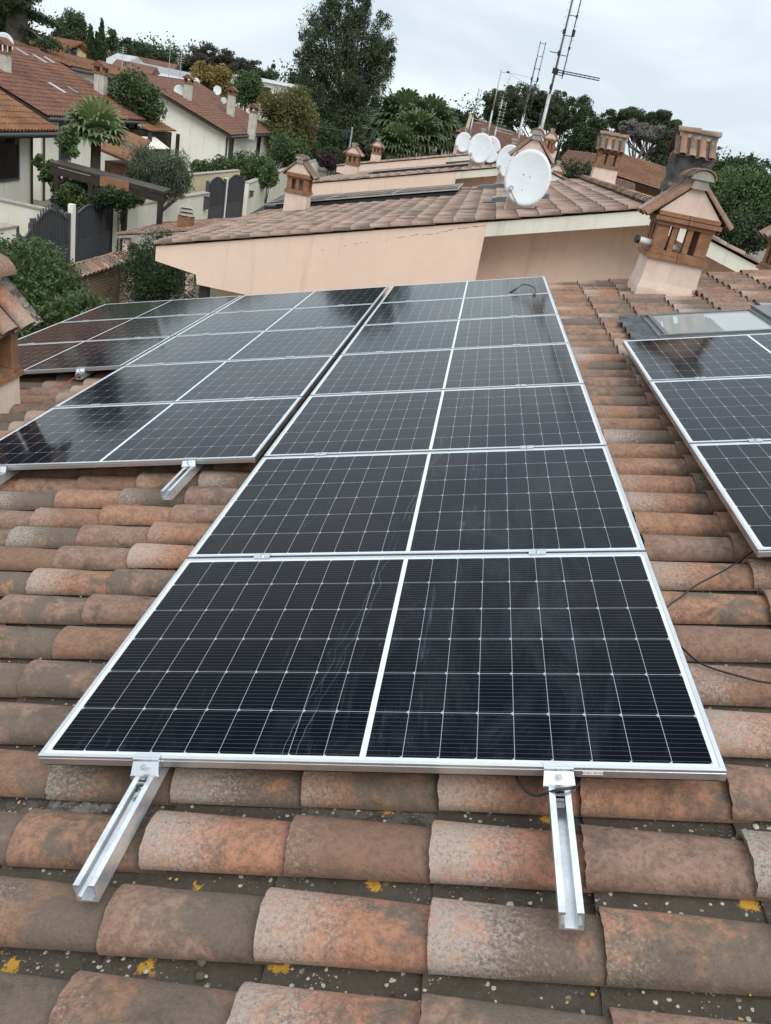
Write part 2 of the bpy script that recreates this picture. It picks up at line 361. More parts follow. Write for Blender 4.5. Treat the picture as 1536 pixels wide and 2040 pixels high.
M['bark'] = surf('bark', (.10, .075, .055), (.05, .038, .03), 6, .95, .8, .03)
M['bark_grey'] = surf('grey_bark', (.16, .14, .125), (.09, .08, .07), 5, .95, .8, .03)
# ------------------------------------------------------------------ clay tile roofs
PU, PV_ = .353, .2255
def tile_mesh(u0, v0, nu, nv, O=(0, 0, 0), U=EU, V=EV, N=EN, seg=6, ls=1, seed=1, h0=0.0, rim=False, jit=1.0, skip=None, pu=PU, pv=PV_, channels=True, rscale=1.0):
    """barrel tiles over channel tiles; u runs up the slope, v along the eave, h0 is the base height over plane O,U,V"""
    rg = np.random.default_rng(seed); mb = MB()
    O, U, V, N = (np.array(q, float) for q in (O, U, V, N))
    def emit(uu, vv, hh, F, rnd, loc):
        P = O + uu[..., None] * U + vv[..., None] * V + hh[..., None] * N
        mb.raw(P.reshape(-1, 3), F, rnd, loc)
    def strip_faces(T, a, b):                                  # T tiles each a x b vertices
        i = np.arange(a - 1)[:, None]; j = np.arange(b - 1)[None, :]
        q = np.stack([i * b + j, i * b + j + 1, (i + 1) * b + j + 1, (i + 1) * b + j], -1).reshape(-1, 4)
        return (q[None] + (np.arange(T) * a * b)[:, None, None]).reshape(-1, 4)
    k = pv / PV_
    for kind in ((0, 1) if channels else (0,)):
        I, J = np.meshgrid(np.arange(nu), np.arange(nv), indexing='ij'); I = I.ravel(); J = J.ravel()
        ub = u0 + I * pu; vb = v0 + J * pv + kind * pv / 2
        if skip is not None:
            keep = ~skip(ub + pu / 2, vb); I, J, ub, vb = I[keep], J[keep], ub[keep], vb[keep]
        T = len(ub); c = rg.random((T, 3))
        # some rows of tiles weather alike
        jr = rg.normal(0, 1, (T, 4)) * jit
        S_ = np.linspace(0, 1, ls + 1)
        L = pu * 1.15
        th = np.linspace(0, math.pi, seg + 1)
        s_, t_ = S_[None, :, None], th[None, None, :]
        if kind == 0:
            rw = (.085 + (.075 - .085) * s_) * k * rscale; hh = (.061 + (.052 - .061) * s_) * k
            lift = .016 * (1 - s_) + (jr[:, 0] * .0022)[:, None, None] + (jr[:, 3] * .003)[:, None, None] * (1 - s_)
        else:
            rw = (.082 + (.092 - .082) * s_) * k + 0 * t_; hh = -.030 * k
            lift = .012 * (1 - s_) + .016 + (jr[:, 0] * .002)[:, None, None]
        uu = ub[:, None, None] + (jr[:, 1] * .006)[:, None, None] + s_ * L + 0 * t_
        yaw = (jr[:, 2] * .007)[:, None, None]
        vv = vb[:, None, None] + (kind == 0) * k * .09 * 0 + yaw * s_ * L + rw * np.cos(t_)
        hz = h0 + lift + hh * np.sin(t_) ** .85
        if rim:
            wv_ = rg.normal(0, 1, (T, 1, 1)) * .4 + np.sin(s_ * 7 + t_ * 2.5 + rg.uniform(0, 6, (T, 1, 1))) + .7 * np.sin(s_ * 13 - t_ * 4 + rg.uniform(0, 6, (T, 1, 1)))
            hz = hz + wv_ * .0011 * np.sin(t_) ** .5 * (1 - .0 * s_); uu = uu + (s_ < .01) * (rg.normal(0, 1, uu.shape) * .0012)
        a, b = ls + 1, seg + 1
        rnd = np.repeat(np.c_[c, np.full(T, float(kind))], a * b, 0)
        loc = np.stack([np.broadcast_to(s_, uu.shape), np.broadcast_to(t_ / math.pi, uu.shape), 0 * uu, 0 * uu], -1).reshape(-1, 4)
        emit(uu, vv, hz, strip_faces(T, a, b), rnd, loc)
        if rim:
            # thick lower end: outer arc to inner arc, then the inside for a few centimetres
            prof = [(0.0, 0.0), (0.0, .014), (.06, .014)]
            UU, VV, HH = [], [], []
            for du, dr in prof:
                r1 = (.085 if kind == 0 else .082) * k * rscale; h1 = (.061 * k if kind == 0 else -.030 * k)
                li = (.016 if kind == 0 else .028) + jr[:, 0] * .0022 * (1 if kind == 0 else .9) + (jr[:, 3] * .003 if kind == 0 else 0)
                if kind == 0: rr, h2 = r1 - dr, h1 - dr
                else: rr, h2 = r1, h1 - dr
                UU.append(ub[:, None] + (jr[:, 1] * .006)[:, None] + du + 0 * th[None])
                VV.append(vb[:, None] + rr * np.cos(th)[None])
                HH.append(h0 + li[:, None] + h2 * np.sin(th)[None] ** .85 - (0 if kind == 0 else 0))
            uu, vv, hz = (np.stack(q, 1) for q in (UU, VV, HH))
            rnd = np.repeat(np.c_[c, np.full(T, float(kind))], 3 * b, 0)
            loc = np.stack([0 * uu, np.broadcast_to(th[None, None] / math.pi, uu.shape) * 0 + .5, 0 * uu, 0 * uu], -1).reshape(-1, 4)
            emit(uu, vv, hz, strip_faces(T, 3, b), rnd, loc)
            if kind == 0:                                     # thickness of the long edges
                for sg, tq in ((1, 0), (-1, math.pi)):
                    s2 = S_[None, :]
                    rw2 = (.085 + (.075 - .085) * s2) * k * rscale
                    lift2 = .016 * (1 - s2) + (jr[:, 0] * .0022)[:, None] + (jr[:, 3] * .003)[:, None] * (1 - s2)
                    u2 = ub[:, None] + (jr[:, 1] * .006)[:, None] + s2 * L
                    UU = np.stack([u2, u2], 2); vv0 = vb[:, None] + (jr[:, 2] * .007)[:, None] * s2 * L
                    VV = np.stack([vv0 + sg * rw2, vv0 + sg * (rw2 - .014)], 2)
                    HH = np.stack([h0 + lift2, h0 + lift2 - .004], 2)
                    rnd = np.repeat(np.c_[c, np.zeros(T)], (ls + 1) * 2, 0)
                    loc = np.zeros((T * (ls + 1) * 2, 4)); loc[:, 1] = .5; loc[:, 0] = .3
                    emit(UU, VV, HH, strip_faces(T, ls + 1, 2), rnd, loc)
    return mb
def ridge_mesh(a, b, seed=3, r=.125, L=.33, seg=8, up=(0, 0, 1)):
    """overlapping half-round ridge tiles from a to b"""
    rg = np.random.default_rng(seed); mb = MB(); a, b, up = Vector(a), Vector(b), Vector(up)
    d = b - a; n = max(1, int(round(d.length / L))); t = d.normalized(); sd_ = t.cross(up).normalized(); step = d / n
    for i in range(n):
        p0 = a + step * i; V = []; LO = []; c = rg.random(3)
        for (q, rr, lf) in ((0, r, .018), (1.12, r * .86, .0)):
            for k in range(seg + 1):
                w = math.pi * k / seg
                V.append(p0 + step * q + sd_ * rr * math.cos(w) + up * (rr * .72 * math.sin(w) + lf)); LO.append((q, k / seg, 0, 0))
        for k in range(seg + 1):
            w = math.pi * k / seg
            V.append(p0 + sd_ * (r - .016) * math.cos(w) + up * ((r * .72 - .016) * math.sin(w) + .018)); LO.append((0, .5, 0, 0))
        F = [(k, k + 1, seg + 2 + k, seg + 1 + k) for k in range(seg)]
        F += [(k, 2 * seg + 2 + k, 2 * seg + 3 + k, k + 1) for k in range(seg)]
        mb.raw(V, np.array(F), (c[0], c[1], c[2], 0.), LO)
    return mb

# ------------------------------------------------------------------ our own house
H_T = -.168                                                    # base height of the tiles under the panel glass plane
own = thing('row_house', 'house in the foreground under the camera, its clay roof carrying the solar panels', 'house', (0, 0, -4.3))
C0 = -.12                                                      # z of its tile plane at x = 0
V_END = 8.62
def own_skip(u, v):
    sky_hole = (u > 2.55) & (u < 3.7) & (v > 4.72) & (v < 5.74)
    ch1 = (u > 2.66) & (u < 3.16) & (v > 7.05) & (v < 7.62)
    return sky_hole | ch1
jmin, jmax = -9, int((V_END - .09) / PV_)
def band(j0, j1, i0, i1, seg, ls, seed, rim): return tile_mesh(-.008 + PU * i0, .09 + PV_ * j0, i1 - i0, j1 - j0, seg=seg, ls=ls, seed=seed, h0=H_T, rim=rim, skip=own_skip)
mb = band(jmin, 9, -7, 9, 16, 7, 11, True)
for args in ((9, jmax, -10, 14, 10, 2, 12, True), (jmin, 9, -10, -7, 8, 1, 13, True), (jmin, 9, 9, 14, 8, 1, 14, True)):
    m2 = band(*args); mb.v += m2.v; mb.c += m2.c; mb.c2 += m2.c2
    for f in m2.f: mb.f.append(f + mb.n)
    mb.n += m2.n
roof = mb.build('roof', M['tiles'], own, smooth=True)
rg = np.random.default_rng(31); mb = MB()                      # lichen crusts, grit and leaf crumbs lodged in the near channels
for (j0, j1, per, sz) in ((-9, 3, 260, 1.0), (3, 9, 90, 1.0)):
    for j in range(j0, j1):
        nf = per * 2
        u = rg.uniform(-2.2, 3.2, nf); v = .09 + PV_ * (j + .5) + rg.normal(0, .022, nf); q = np.abs(v - (.09 + PV_ * (j + .5))); h = H_T - .004 + .030 * (q / .05) ** 2
        clus = np.sin(u * 5.1 + j * 2.3) + np.sin(u * 11.7 + j) > rg.uniform(-1.2, 1.6, nf); keep = (q < .05) & clus; u, v, h = u[keep], v[keep], h[keep]; k = len(u)
        r = sz * rg.uniform(.0014, .0062, k) * (1 + (rg.random(k) < .06) * 1.3); kind = rg.random(k); m_ = 6; ang = np.linspace(0, 2 * math.pi, m_, endpoint=False)[None] + rg.uniform(0, 6, (k, 1))
        rr = r[:, None] * rg.uniform(.7, 1.25, (k, m_)); C = np.array([P3(a, b_, c) for a, b_, c in zip(u, v, h)])
        ring = C[:, None] + rr[..., None] * (np.cos(ang)[..., None] * np.array(EU) + np.sin(ang)[..., None] * np.array(EV)); top = ring * .0 + C[:, None] + (ring - C[:, None]) * .6 + np.array(EN) * (r * .35)[:, None, None]
        V = np.concatenate([ring, top], 1).reshape(-1, 3); F = []
        base_ = np.arange(k)[:, None] * 2 * m_
        for i in range(m_): F.append(np.stack([base_[:, 0] + i, base_[:, 0] + (i + 1) % m_, base_[:, 0] + m_ + (i + 1) % m_, base_[:, 0] + m_ + i], 1))
        for a_ in (0, 2): F.append(np.stack([base_[:, 0] + m_ + 0, base_[:, 0] + m_ + a_ + 1, base_[:, 0] + m_ + a_ + 2, base_[:, 0] + m_ + min(a_ + 3, 5)], 1))
        mb.raw(V, np.concatenate(F), np.repeat(np.c_[kind, rg.random(k), rg.random(k), np.zeros(k)], 2 * m_, 0))
lm_ = NT('lichen_crust'); k_ = lm_.sepc(lm_.attr('rnd').outputs['Color']); c_ = lm_.mix(lm_.mt('GREATER_THAN', k_[0], .46), (.085, .065, .048), lm_.mix(k_[1], (.46, .43, .35), (.30, .27, .21)))
c_ = lm_.mix(lm_.mt('GREATER_THAN', k_[0], .93), c_, (.48, .27, .04)); lm_.out(c_, .9)
tag(mb.build('lichen_and_grit', lm_.m, None), 'pale lichen crusts and dark grit scattered in the near tile channels', 'lichen', kind='stuff')
b = MB()                                                       # boarding under the tiles, with the back slope
uL, uR, vA, vB = -3.56, 4.98, -2.1, 8.60
hb = H_T - .03
for (x0, x1, y0, y1) in ((uL, 2.55, vA, vB), (3.55, uR, vA, vB), (2.55, 3.55, vA, 4.86), (2.55, 3.55, 5.72, vB)):
    b.hexa([P3(x0, y0, hb - .12), P3(x1, y0, hb - .12), P3(x1, y1, hb - .12), P3(x0, y1, hb - .12), P3(x0, y0, hb), P3(x1, y0, hb), P3(x1, y1, hb), P3(x0, y1, hb)])
b.build('roof_deck', M['peach_pale'], own)
rx = P3(uR, 0, H_T)
EU2 = Vector((-math.cos(S), 0, math.sin(S)))
far_end = rx - EU2 * 5.3
tile_mesh(0, .09 + PV_ * jmin, 15, jmax - jmin, O=(far_end.x, 0, far_end.z), U=EU2, V=EV, N=(math.sin(S), 0, math.cos(S)), seg=6, ls=1, seed=22, rim=False).build('back_roof', M['tiles_far'], own, smooth=True)
ridge_mesh((rx.x, vA, rx.z + .05), (rx.x, vB, rx.z + .05), 4).build('ridge', M['tiles'], own, smooth=True)
b = MB(); wl_ = P3(-3.05, 0, hb - .13); wr_ = P3(uR, 0, hb - .13)
b.prism([(wl_.x, vA + .3, -4.3), (wr_.x + 4.4, vA + .3, -4.3), (wr_.x + 4.4, vA + .3, wl_.z), (wr_.x, vA + .3, wr_.z), (wl_.x, vA + .3, wl_.z)], (0, vB - .3 - vA - .3, 0))
b.build('wall', M['peach'], own)
b = MB(); g0, g1 = P3(-3.66, -2.1, H_T - .09), P3(-3.66, 8.6, H_T - .09); b.tube([g0, g1], .06, 8); b.build('gutter', M['dark_metal'], own)

# ------------------------------------------------------------------ solar panels
def make_panel(label):
    t = thing('solar_module', label, 'solar panel', (0, 0, 0), (0, 0, 0), 'solar panels on the near roof')
    f = MB(); th = .030; l1 = .011
    for (c, d) in (((PW / 2, l1 / 2, -th / 2), (PW, l1, th)), ((PW / 2, PH - l1 / 2, -th / 2), (PW, l1, th)),
                   ((l1 / 2, PH / 2, -th / 2), (l1, PH - 2 * l1, th)), ((PW - l1 / 2, PH / 2, -th / 2), (l1, PH - 2 * l1, th))):
        f.box(c, d)
    for (c, d) in (((PW / 2, .014, -th + .001), (PW - .03, .028, .002)), ((PW / 2, PH - .014, -th + .001), (PW - .03, .028, .002))): f.box(c, d)
    f.box((PW / 2, -.0008, -.009), (PW, .0016, .0015))
    f.build('frame', M['alu'], t, local=True)
    g = MB(); g.box((PW / 2, PH / 2, -.005), (PW - 2 * l1 + .004, PH - 2 * l1 + .004, .006)); g.build('glass', M['cells'], t, local=True)
    j = MB(); j.box((PW / 2, PH - .10, -.018), (.12, .07, .018)); j.build('junction_box', M['cable'], t, local=True)
    return t
ROT = (0, -S, 0)
ordn = ['first', 'second', 'third', 'fourth', 'fifth', 'sixth', 'seventh']
GM, GL = .0438, .0227
panel = make_panel('large solar panel at the very front, first of the seven in the central column')
index_kids(panel)
panel.location = P3(0, 0); panel.rotation_euler = ROT; MW[panel.name] = Matrix.Translation(P3(0, 0)) @ Euler(ROT).to_matrix().to_4x4()
for k in range(1, 7):
    dup(panel, P3(0, k * (PH + PG)), '%s solar panel from the front in the central column of seven%s' % (ordn[k], '' if k == 6 else ''), ROT)
for k in range(2, 7):
    dup(panel, P3(-GM - PW, k * (PH + PG) - .014), '%s solar panel from the front in the middle-left column of five' % ordn[k - 2], ROT)
for k in range(4, 7):
    dup(panel, P3(-GM - GL - 2 * PW, k * (PH + PG) - .014), '%s solar panel from the front in the far-left column of three' % ordn[k - 4], ROT)
RX, RY = 2.1103, 1.1401
for k in range(3):
    dup(panel, P3(RX, RY + k * (PH + PG)), '%s solar panel from the front in the right-hand column below the skylight' % ordn[k], ROT)
# ------------------------------------------------------------------ mounting rails with their clamps
RW = .050
def rail(u, v0, v1, mids, end, label, near=False):
    o = P3(u, v0, 0); t = thing('mounting_rail', label, 'mounting rail', o, ROT, 'aluminium mounting rails')
    L = v1 - v0; b = MB(); zt, zb = -.0305, -.078
    prof = [(-RW / 2, zb), (RW / 2, zb), (RW / 2, zt), (RW / 2 - .014, zt), (RW / 2 - .014, zt - .006), (RW / 2 - .004, zt - .008),
            (RW / 2 - .004, zb + .016), (RW / 2 - .012, zb + .012), (RW / 2 - .012, zb + .004)]
    prof = prof + [(-x, z) for x, z in prof[::-1]][:-2] if False else prof + [(-x, z) for x, z in prof[2:][::-1]]
    b.prism([(x, 0, z) for x, z in prof], (0, L, 0))
    b.build('rail_profile', M['alu_raw'], t, local=True)
    for mv in mids:                                            # mid clamp: a small cap across the gap between two panels
        y = mv - v0; c = MB()
        c.box((0, y, .0035), (.062, .040, .004)); c.box((0, y, -.012), (.05, .012, .03)); m_ = c.build('mid_clamp', M['alu'], t, local=True)
        c = MB(); c.tube([(0, y, .005), (0, y, .010)], .0065, 6); c.build('bolt', M['steel'], m_, local=True)
    if end is not None:                                        # end clamp folded down in front of the first frame
        y = end - v0; c = MB()
        c.box((0, y + .005, .0035), (.070, .014, .004)); c.box((0, y - .006, -.014), (.070, .009, .036))
        c.hexa([(-.038, y - .030, -.034), (.038, y - .030, -.034), (.034, y - .002, -.004), (-.034, y - .002, -.004),
                (-.038, y - .034, -.030), (.038, y - .034, -.030), (.034, y - .008, .000), (-.034, y - .008, .000)])
        c.box((0, y - .034, -.033), (.074, .006, .014))
        m_ = c.build('end_clamp', M['alu'], t, local=True)
        c = MB(); c.tube([(0, y - .020, -.014), (0, y - .030, -.005)], .0085, 6); c.tube([(0, y - .020, -.014), (0, y - .034, -.001)], .004, 8)
        c.build('bolt', M['steel'], m_, local=True)
        c = MB(); c.box((0, y - .055, zt - .003), (.024, .005, .004)); c.box((0, y - .065, zt - .02), (.020, .02, .01)); c.build('slot_nut', M['steel'], t, local=True)
    return t
def gaps(k0, k1, off): return [k * (PH + PG) - PG / 2 + off for k in range(k0, k1)]
rail(.305, -.375, 8.0, gaps(1, 7, 0), 0.0, 'left aluminium rail projecting below the frontmost solar panel')
rail(1.345, -.385, 8.0, gaps(1, 7, 0), 0.0, 'right aluminium rail projecting below the frontmost solar panel, beside a black cable loop')
e2 = 2 * (PH + PG) - .014
rail(-.398, 1.93, 8.0, gaps(3, 7, -.014), e2, 'short rail end sticking out below the right half of the middle-left panels')
rail(-1.47, 1.92, 8.0, gaps(3, 7, -.014), e2, 'rail end at the left edge of the photo under the middle-left panels')
e3 = 4 * (PH + PG) - .014
rail(-2.14, 4.52, 8.0, gaps(5, 7, -.014), e3, 'stub of rail with a red tie below the far-left panels')
rail(-3.22, 4.52, 8.0, gaps(5, 7, -.014), e3, 'rail under the far-left panels behind the left chimney')
rail(RX + .30, RY + .05, RY + 3.4, [RY + k * (PH + PG) - PG / 2 for k in (1, 2)], None, 'rail under the left part of the right-hand panels')
rail(RX + 1.40, RY + .05, RY + 3.4, [RY + k * (PH + PG) - PG / 2 for k in (1, 2)], None, 'rail under the far right part of the right-hand panels')
def smooth_path(pts, n=8):
    P = [Vector(p) for p in pts]; out = []
    for i in range(len(P) - 1):
        a, b, c, d = P[max(i - 1, 0)], P[i], P[i + 1], P[min(i + 2, len(P) - 1)]
        for k in range(n):
            t = k / n
            out.append(.5 * ((2 * b) + (c - a) * t + (2 * a - 5 * b + 4 * c - d) * t * t + (3 * b - a - 3 * c + d) * t ** 3))
    out.append(P[-1]); return out
def cable(name, pts, r, label, mat='cable', cat='cable'):
    b = MB(); b.tube(smooth_path(pts), r, 8); o = b.build(name, M[mat], None, smooth=True); return tag(o, label, cat)
cable('solar_cable', [P3(2.30, 1.45, -.055), P3(2.15, 1.30, -.080), P3(2.02, 1.17, -.090), P3(1.894, 1.053, -.088), P3(1.82, .97, -.092), P3(1.765, .90, -.088), P3(1.735, .82, -.086),
                      P3(1.725, .74, -.088), P3(1.76, .66, -.088), P3(1.803, .56, -.086), P3(1.90, .50, -.088), P3(1.97, .474, -.09), P3(2.15, .44, -.088), P3(2.5, .42, -.088)], .0032,
      'long thin black cable crossing the bare tiles between the central and right-hand panels')
cable('cable_loop', [P3(1.24, .05, -.04), P3(1.25, .005, -.052), P3(1.285, -.035, -.056), P3(1.335, -.050, -.026), P3(1.372, -.042, -.024), P3(1.392, -.01, -.04), P3(1.40, .05, -.045)], .0036,
      'short black cable loop hanging below the front panel by the right rail clamp')
cl = cable('connector_lead', [P3(1.345, 7.00, .010), P3(1.40, 7.08, .035), P3(1.47, 7.20, .05), P3(1.55, 7.12, .04), P3(1.58, 6.98, .03), P3(1.575, 6.84, .012), P3(1.55, 6.77, .012)], .005,
      'black connector lead curled on the top edge of the central column of panels')
b = MB(); b.tube([P3(1.33, 6.985, .010), P3(1.39, 7.06, .032)], .010, 8); b.build('plug', M['cable'], cl)
cable('red_tie', [P3(-2.15, 4.55, -.045), P3(-2.17, 4.49, -.06), P3(-2.20, 4.43, -.075), P3(-2.235, 4.37, -.092)], .0035, 'thin red tie hanging from the rail stub below the far-left panels', 'red', 'tie')
# type plates on the front panel frame: a small white bar-code sticker by the right clamp
b = MB(); b.box((1.425, -.0012, -.014), (.048, .001, .011)); st_ = None
lab = NT('sticker'); x_, y_, z_ = lab.sepv(lab.tc.outputs['Object'])
bar = lab.mt('MULTIPLY', lab.mt('GREATER_THAN', lab.noise(lab.mapping(lab.tc.outputs['Object'], (1, 0, 0)), 900, 0), .5), lab.mt('LESS_THAN', lab.mt('ABSOLUTE', lab.mt('ADD', z_, .014)), .003))
lab.out(lab.mix(bar, (.75, .75, .75), (.05, .05, .05)), .5)
b.build('sticker', lab.m, panel, local=True)

# ------------------------------------------------------------------ roof window
t = thing('roof_window', 'grey framed roof window with reflecting glass behind the right-hand panels', 'roof window', P3(2.42, 4.80, -.12), ROT)
b = MB(); w_, l_ = 1.13, .90                                   # along the slope, along the eave
for c, d in (((w_ / 2, .02, .01), (w_, .04, .13)), ((w_ / 2, l_ - .02, .01), (w_, .04, .13)), ((.025, l_ / 2, .01), (.05, l_ - .08, .127)), ((w_ - .12, l_ / 2, .02), (.24, l_ - .08, .14))): b.box(c, d)
b.build('frame', M['skylight'], t, local=True)
b = MB()
for c, d in (((w_ / 2 - .09, .045, .082), (w_ - .20, .03, .016)), ((w_ / 2 - .09, l_ - .045, .082), (w_ - .20, .03, .016)), ((.055, l_ / 2, .082), (.03, l_ - .12, .0165)), ((w_ - .26, l_ / 2, .082), (.03, l_ - .12, .0165))): b.box(c, d)
b.build('sash', M['skylight'], t, local=True)
gm = NT('roof_window_glass'); gm.out((.40, .41, .40), .5, 0, 0)
g1 = gm.n.new('ShaderNodeBsdfGlossy'); g1.inputs['Roughness'].default_value = .01
f1 = gm.n.new('ShaderNodeFresnel'); f1.inputs['IOR'].default_value = 3.0
ms = gm.n.new('ShaderNodeMixShader'); gm.l.new(f1.outputs[0], ms.inputs[0]); gm.l.new(gm.b.outputs[0], ms.inputs[1]); gm.l.new(g1.outputs[0], ms.inputs[2]); gm.l.new(ms.outputs[0], gm.n['Material Output'].inputs[0])
b = MB(); b.box(((w_ - .205) / 2, l_ / 2, .074), (w_ - .345, l_ - .12, .008)); b.build('glass', gm.m, t, local=True)
b = MB(); b.box((w_ - .12, l_ / 2, .10), (.21, l_ - .02, .02)); b.box((w_ - .235, l_ / 2, .10), (.02, l_ + .02, .03)); b.build('top_cover', M['skylight'], t, local=True)
b = MB(); rg = random.Random(5)                                # pleated lead apron on the low side
n = 44
V = []
for i in range(n + 1):
    y = -.10 + (l_ + .16) * i / n; z = .007 * (1 if i % 2 else -1)
    wv = .03 * math.sin(i * .31)
    V += [(0.0, y, .060 + z), (-.08, y + .004 * (i % 3), .050 + z * 1.2 + wv), (-.185, y + .01 * math.sin(i * 1.7), .050 + z * 1.5 + .02 * math.sin(2 * math.pi * y / PV_))]
b.raw(V, [(3 * i + j, 3 * i + 3 + j, 3 * i + 4 + j, 3 * i + 1 + j) for i in range(n) for j in (0, 1)])
b.build('apron', surf('lead_apron', (.06, .063, .068), (.10, .105, .11), 30, .4, .3, .003, metal=.3), t, local=True)

# ------------------------------------------------------------------ chimneys
def chimney(label, loc, rot=0.0, w=.54, d=.56, hs=.26, hp=.25, style='open', pipe=False, tarp=False, nb=3, rr=.125, scale=1.0, seed=1, lod=False, deep=.45, ghost=None):
    t = thing('chimney', label, 'chimney', loc, (0, 0, rot), 'chimneys with little tiled roofs')
    k = scale; w *= k; d *= k; rg = random.Random(seed)
    b = MB(); f = .028 * k
    def ring(z, e): return [(-w / 2 - e, -d / 2 - e, z), (w / 2 + e, -d / 2 - e, z), (w / 2 + e, d / 2 + e, z), (-w / 2 - e, d / 2 + e, z)]
    zs = [(-deep, f), (-.02, f), (.06 * k, .010), (hs * .5, .004), (hs, 0)]
    V = sum([ring(z, e) for z, e in zs], [])
    b.raw(V, [(4 * i + j, 4 * i + (j + 1) % 4, 4 * i + 4 + (j + 1) % 4, 4 * i + 4 + j) for i in range(len(zs) - 1) for j in range(4)] + [(16, 17, 18, 19), (3, 2, 1, 0)])
    b.build('stack', M['peach_pale'], t, local=True)
    def course(b, z, h, e):                                    # one course of laid bricks, split into pieces
        for sy in (-1, 1):
            n = 2 if not lod else 1
            L_ = (w + 2 * e) / n
            for i in range(n): b.box((-w / 2 - e + L_ * (i + .5), sy * (d / 2 + e - .06 * k) + rg.uniform(-.004, .004), z + h / 2 + rg.uniform(-.003, .003)), (L_ - .006, .12 * k, h - .003))
        for sx in (-1, 1):
            n = 2 if not lod else 1
            L_ = (d + 2 * e - .24 * k) / n
            for i in range(n): b.box((sx * (w / 2 + e - .06 * k), -d / 2 - e + .12 * k + L_ * (i + .5), z + h / 2 + rg.uniform(-.003, .003)), (.12 * k, L_ - .006, h - .003))
    b = MB(); z = hs; course(b, z, .045 * k, .035 * k); course(b, z + .045 * k, .045 * k, .012 * k); b.box((0, 0, z + .03 * k), (w - .05 * k, d - .05 * k, .05 * k)); b.build('lower_ledge', M['brick'], t, local=True)
    z = hs + .09 * k
    def post(x, y, a, c): bb = MB(); bb.box((x, y, z + hp / 2), (a, c, hp)); return bb.build('post', M['brick'], t, local=True)
    for sx in (-1, 1):
        for sy in (-1, 1): post(sx * (w / 2 - .065 * k), sy * (d / 2 - .065 * k), .12 * k, .12 * k)
    if style == 'open':
        for x in (-.095 * k, .055 * k): post(x, -d / 2 + .05 * k, .055 * k, .09 * k)
        post(.0, d / 2 - .05 * k, .06 * k, .09 * k)
        for sx in (-1, 1): post(sx * (w / 2 - .05 * k), .02, .09 * k, .06 * k)
    else:
        post(0, -d / 2 + .05 * k, .07 * k, .09 * k); post(0, d / 2 - .05 * k, .07 * k, .09 * k)
        for sx in (-1, 1): post(sx * (w / 2 - .05 * k), 0, .09 * k, .07 * k)
        bb = MB(); bb.box((0, 0, z + hp / 2), (w * .42, d * .42, hp)); bb.build('flue', M['mortar'], t, local=True)
    z += hp; b = MB()
    for i, e in enumerate((.012, .05, .03)): course(b, z + i * .042 * k, .042 * k, e * k)
    b.box((0, 0, z + .06 * k), (w - .05 * k, d - .05 * k, .11 * k)); b.build('upper_ledge', M['brick'], t, local=True)
    z += .126 * k; hg = .30 * k; hw = w / 2 + .025 * k; b = MB()
    b.prism([(-hw, -d / 2 + .01, z), (hw, -d / 2 + .01, z), (0, -d / 2 + .01, z + hg)], (0, d - .02, 0)); b.build('gable', M['peach_pale'], t, local=True)
    al = math.atan2(hg, hw); ov = .12 * k; sl = math.hypot(hw, hg) + ov
    depth = d + .10 * k; pv = depth / nb
    for sg in (-1, 1):
        ex, ez = sg * (hw + ov * math.cos(al)), z - ov * math.sin(al)
        Ud = (-sg * math.cos(al), 0, math.sin(al)); Nd = (sg * math.sin(al), 0, math.cos(al))
        tile_mesh(0, pv / 2, 1, nb, O=(ex, -depth / 2, ez), U=Ud, V=(0, 1, 0), N=Nd, seg=6 if lod else 12, ls=1 if lod else 3, seed=seed * 7 + sg, h0=.012, rim=not lod, jit=1.0, pu=sl / 1.15, pv=pv).build('roof_tiles', M['tiles'], t, smooth=True, local=True)
    b = MB(); b.prism([(-.085 * k, -depth / 2 + .012, z + hg - .055 * k), (.085 * k, -depth / 2 + .012, z + hg - .055 * k), (.06 * k, -depth / 2 + .012, z + hg + .05 * k), (-.06 * k, -depth / 2 + .012, z + hg + .05 * k)], (0, depth - .024, 0)); b.build('mortar_bed', M['mortar'], t, local=True)
    ridge_mesh((0, -depth / 2 - .02, z + hg + .03 * k), (0, depth / 2 + .01, z + hg + .03 * k), seed, r=rr * k, L=.30 * k, seg=8 if lod else 14).build('ridge_tile', M['tiles'], t, smooth=True, local=True)
    b = MB(); b.prism([(math.cos(math.pi * i / 10) * (rr - .012) * k, -depth / 2 - .006, z + hg + .03 * k + math.sin(math.pi * i / 10) * (rr - .012) * .74 * k) for i in range(11)], (0, .05, 0)); b.build('mortar_fill', M['mortar'], t, local=True)
    if pipe:
        zc = hs + .09 * k + .035; pb = MB(); x0 = -w / 2
        path = [(x0 - .15, -d / 2 + .06, zc + .012), (x0 + .02, -d / 2 + .115, zc), (x0 + .20, -d / 2 + .14, zc), (x0 + .29, -d / 2 + .16, zc - .02), (x0 + .325, -d / 2 + .18, zc - .07), (x0 + .33, -d / 2 + .18, zc - .12)]
        pb.tube(smooth_path(path, 5), .034, 14); p_ = pb.build('flue_pipe', M['pvc'], t, smooth=True, local=True)
        pb = MB(); pb.tube([(x0 - .165, -d / 2 + .054, zc + .013), (x0 - .13, -d / 2 + .062, zc + .011)], .038, 14); pb.build('black_cap', M['cable'], p_, local=True)
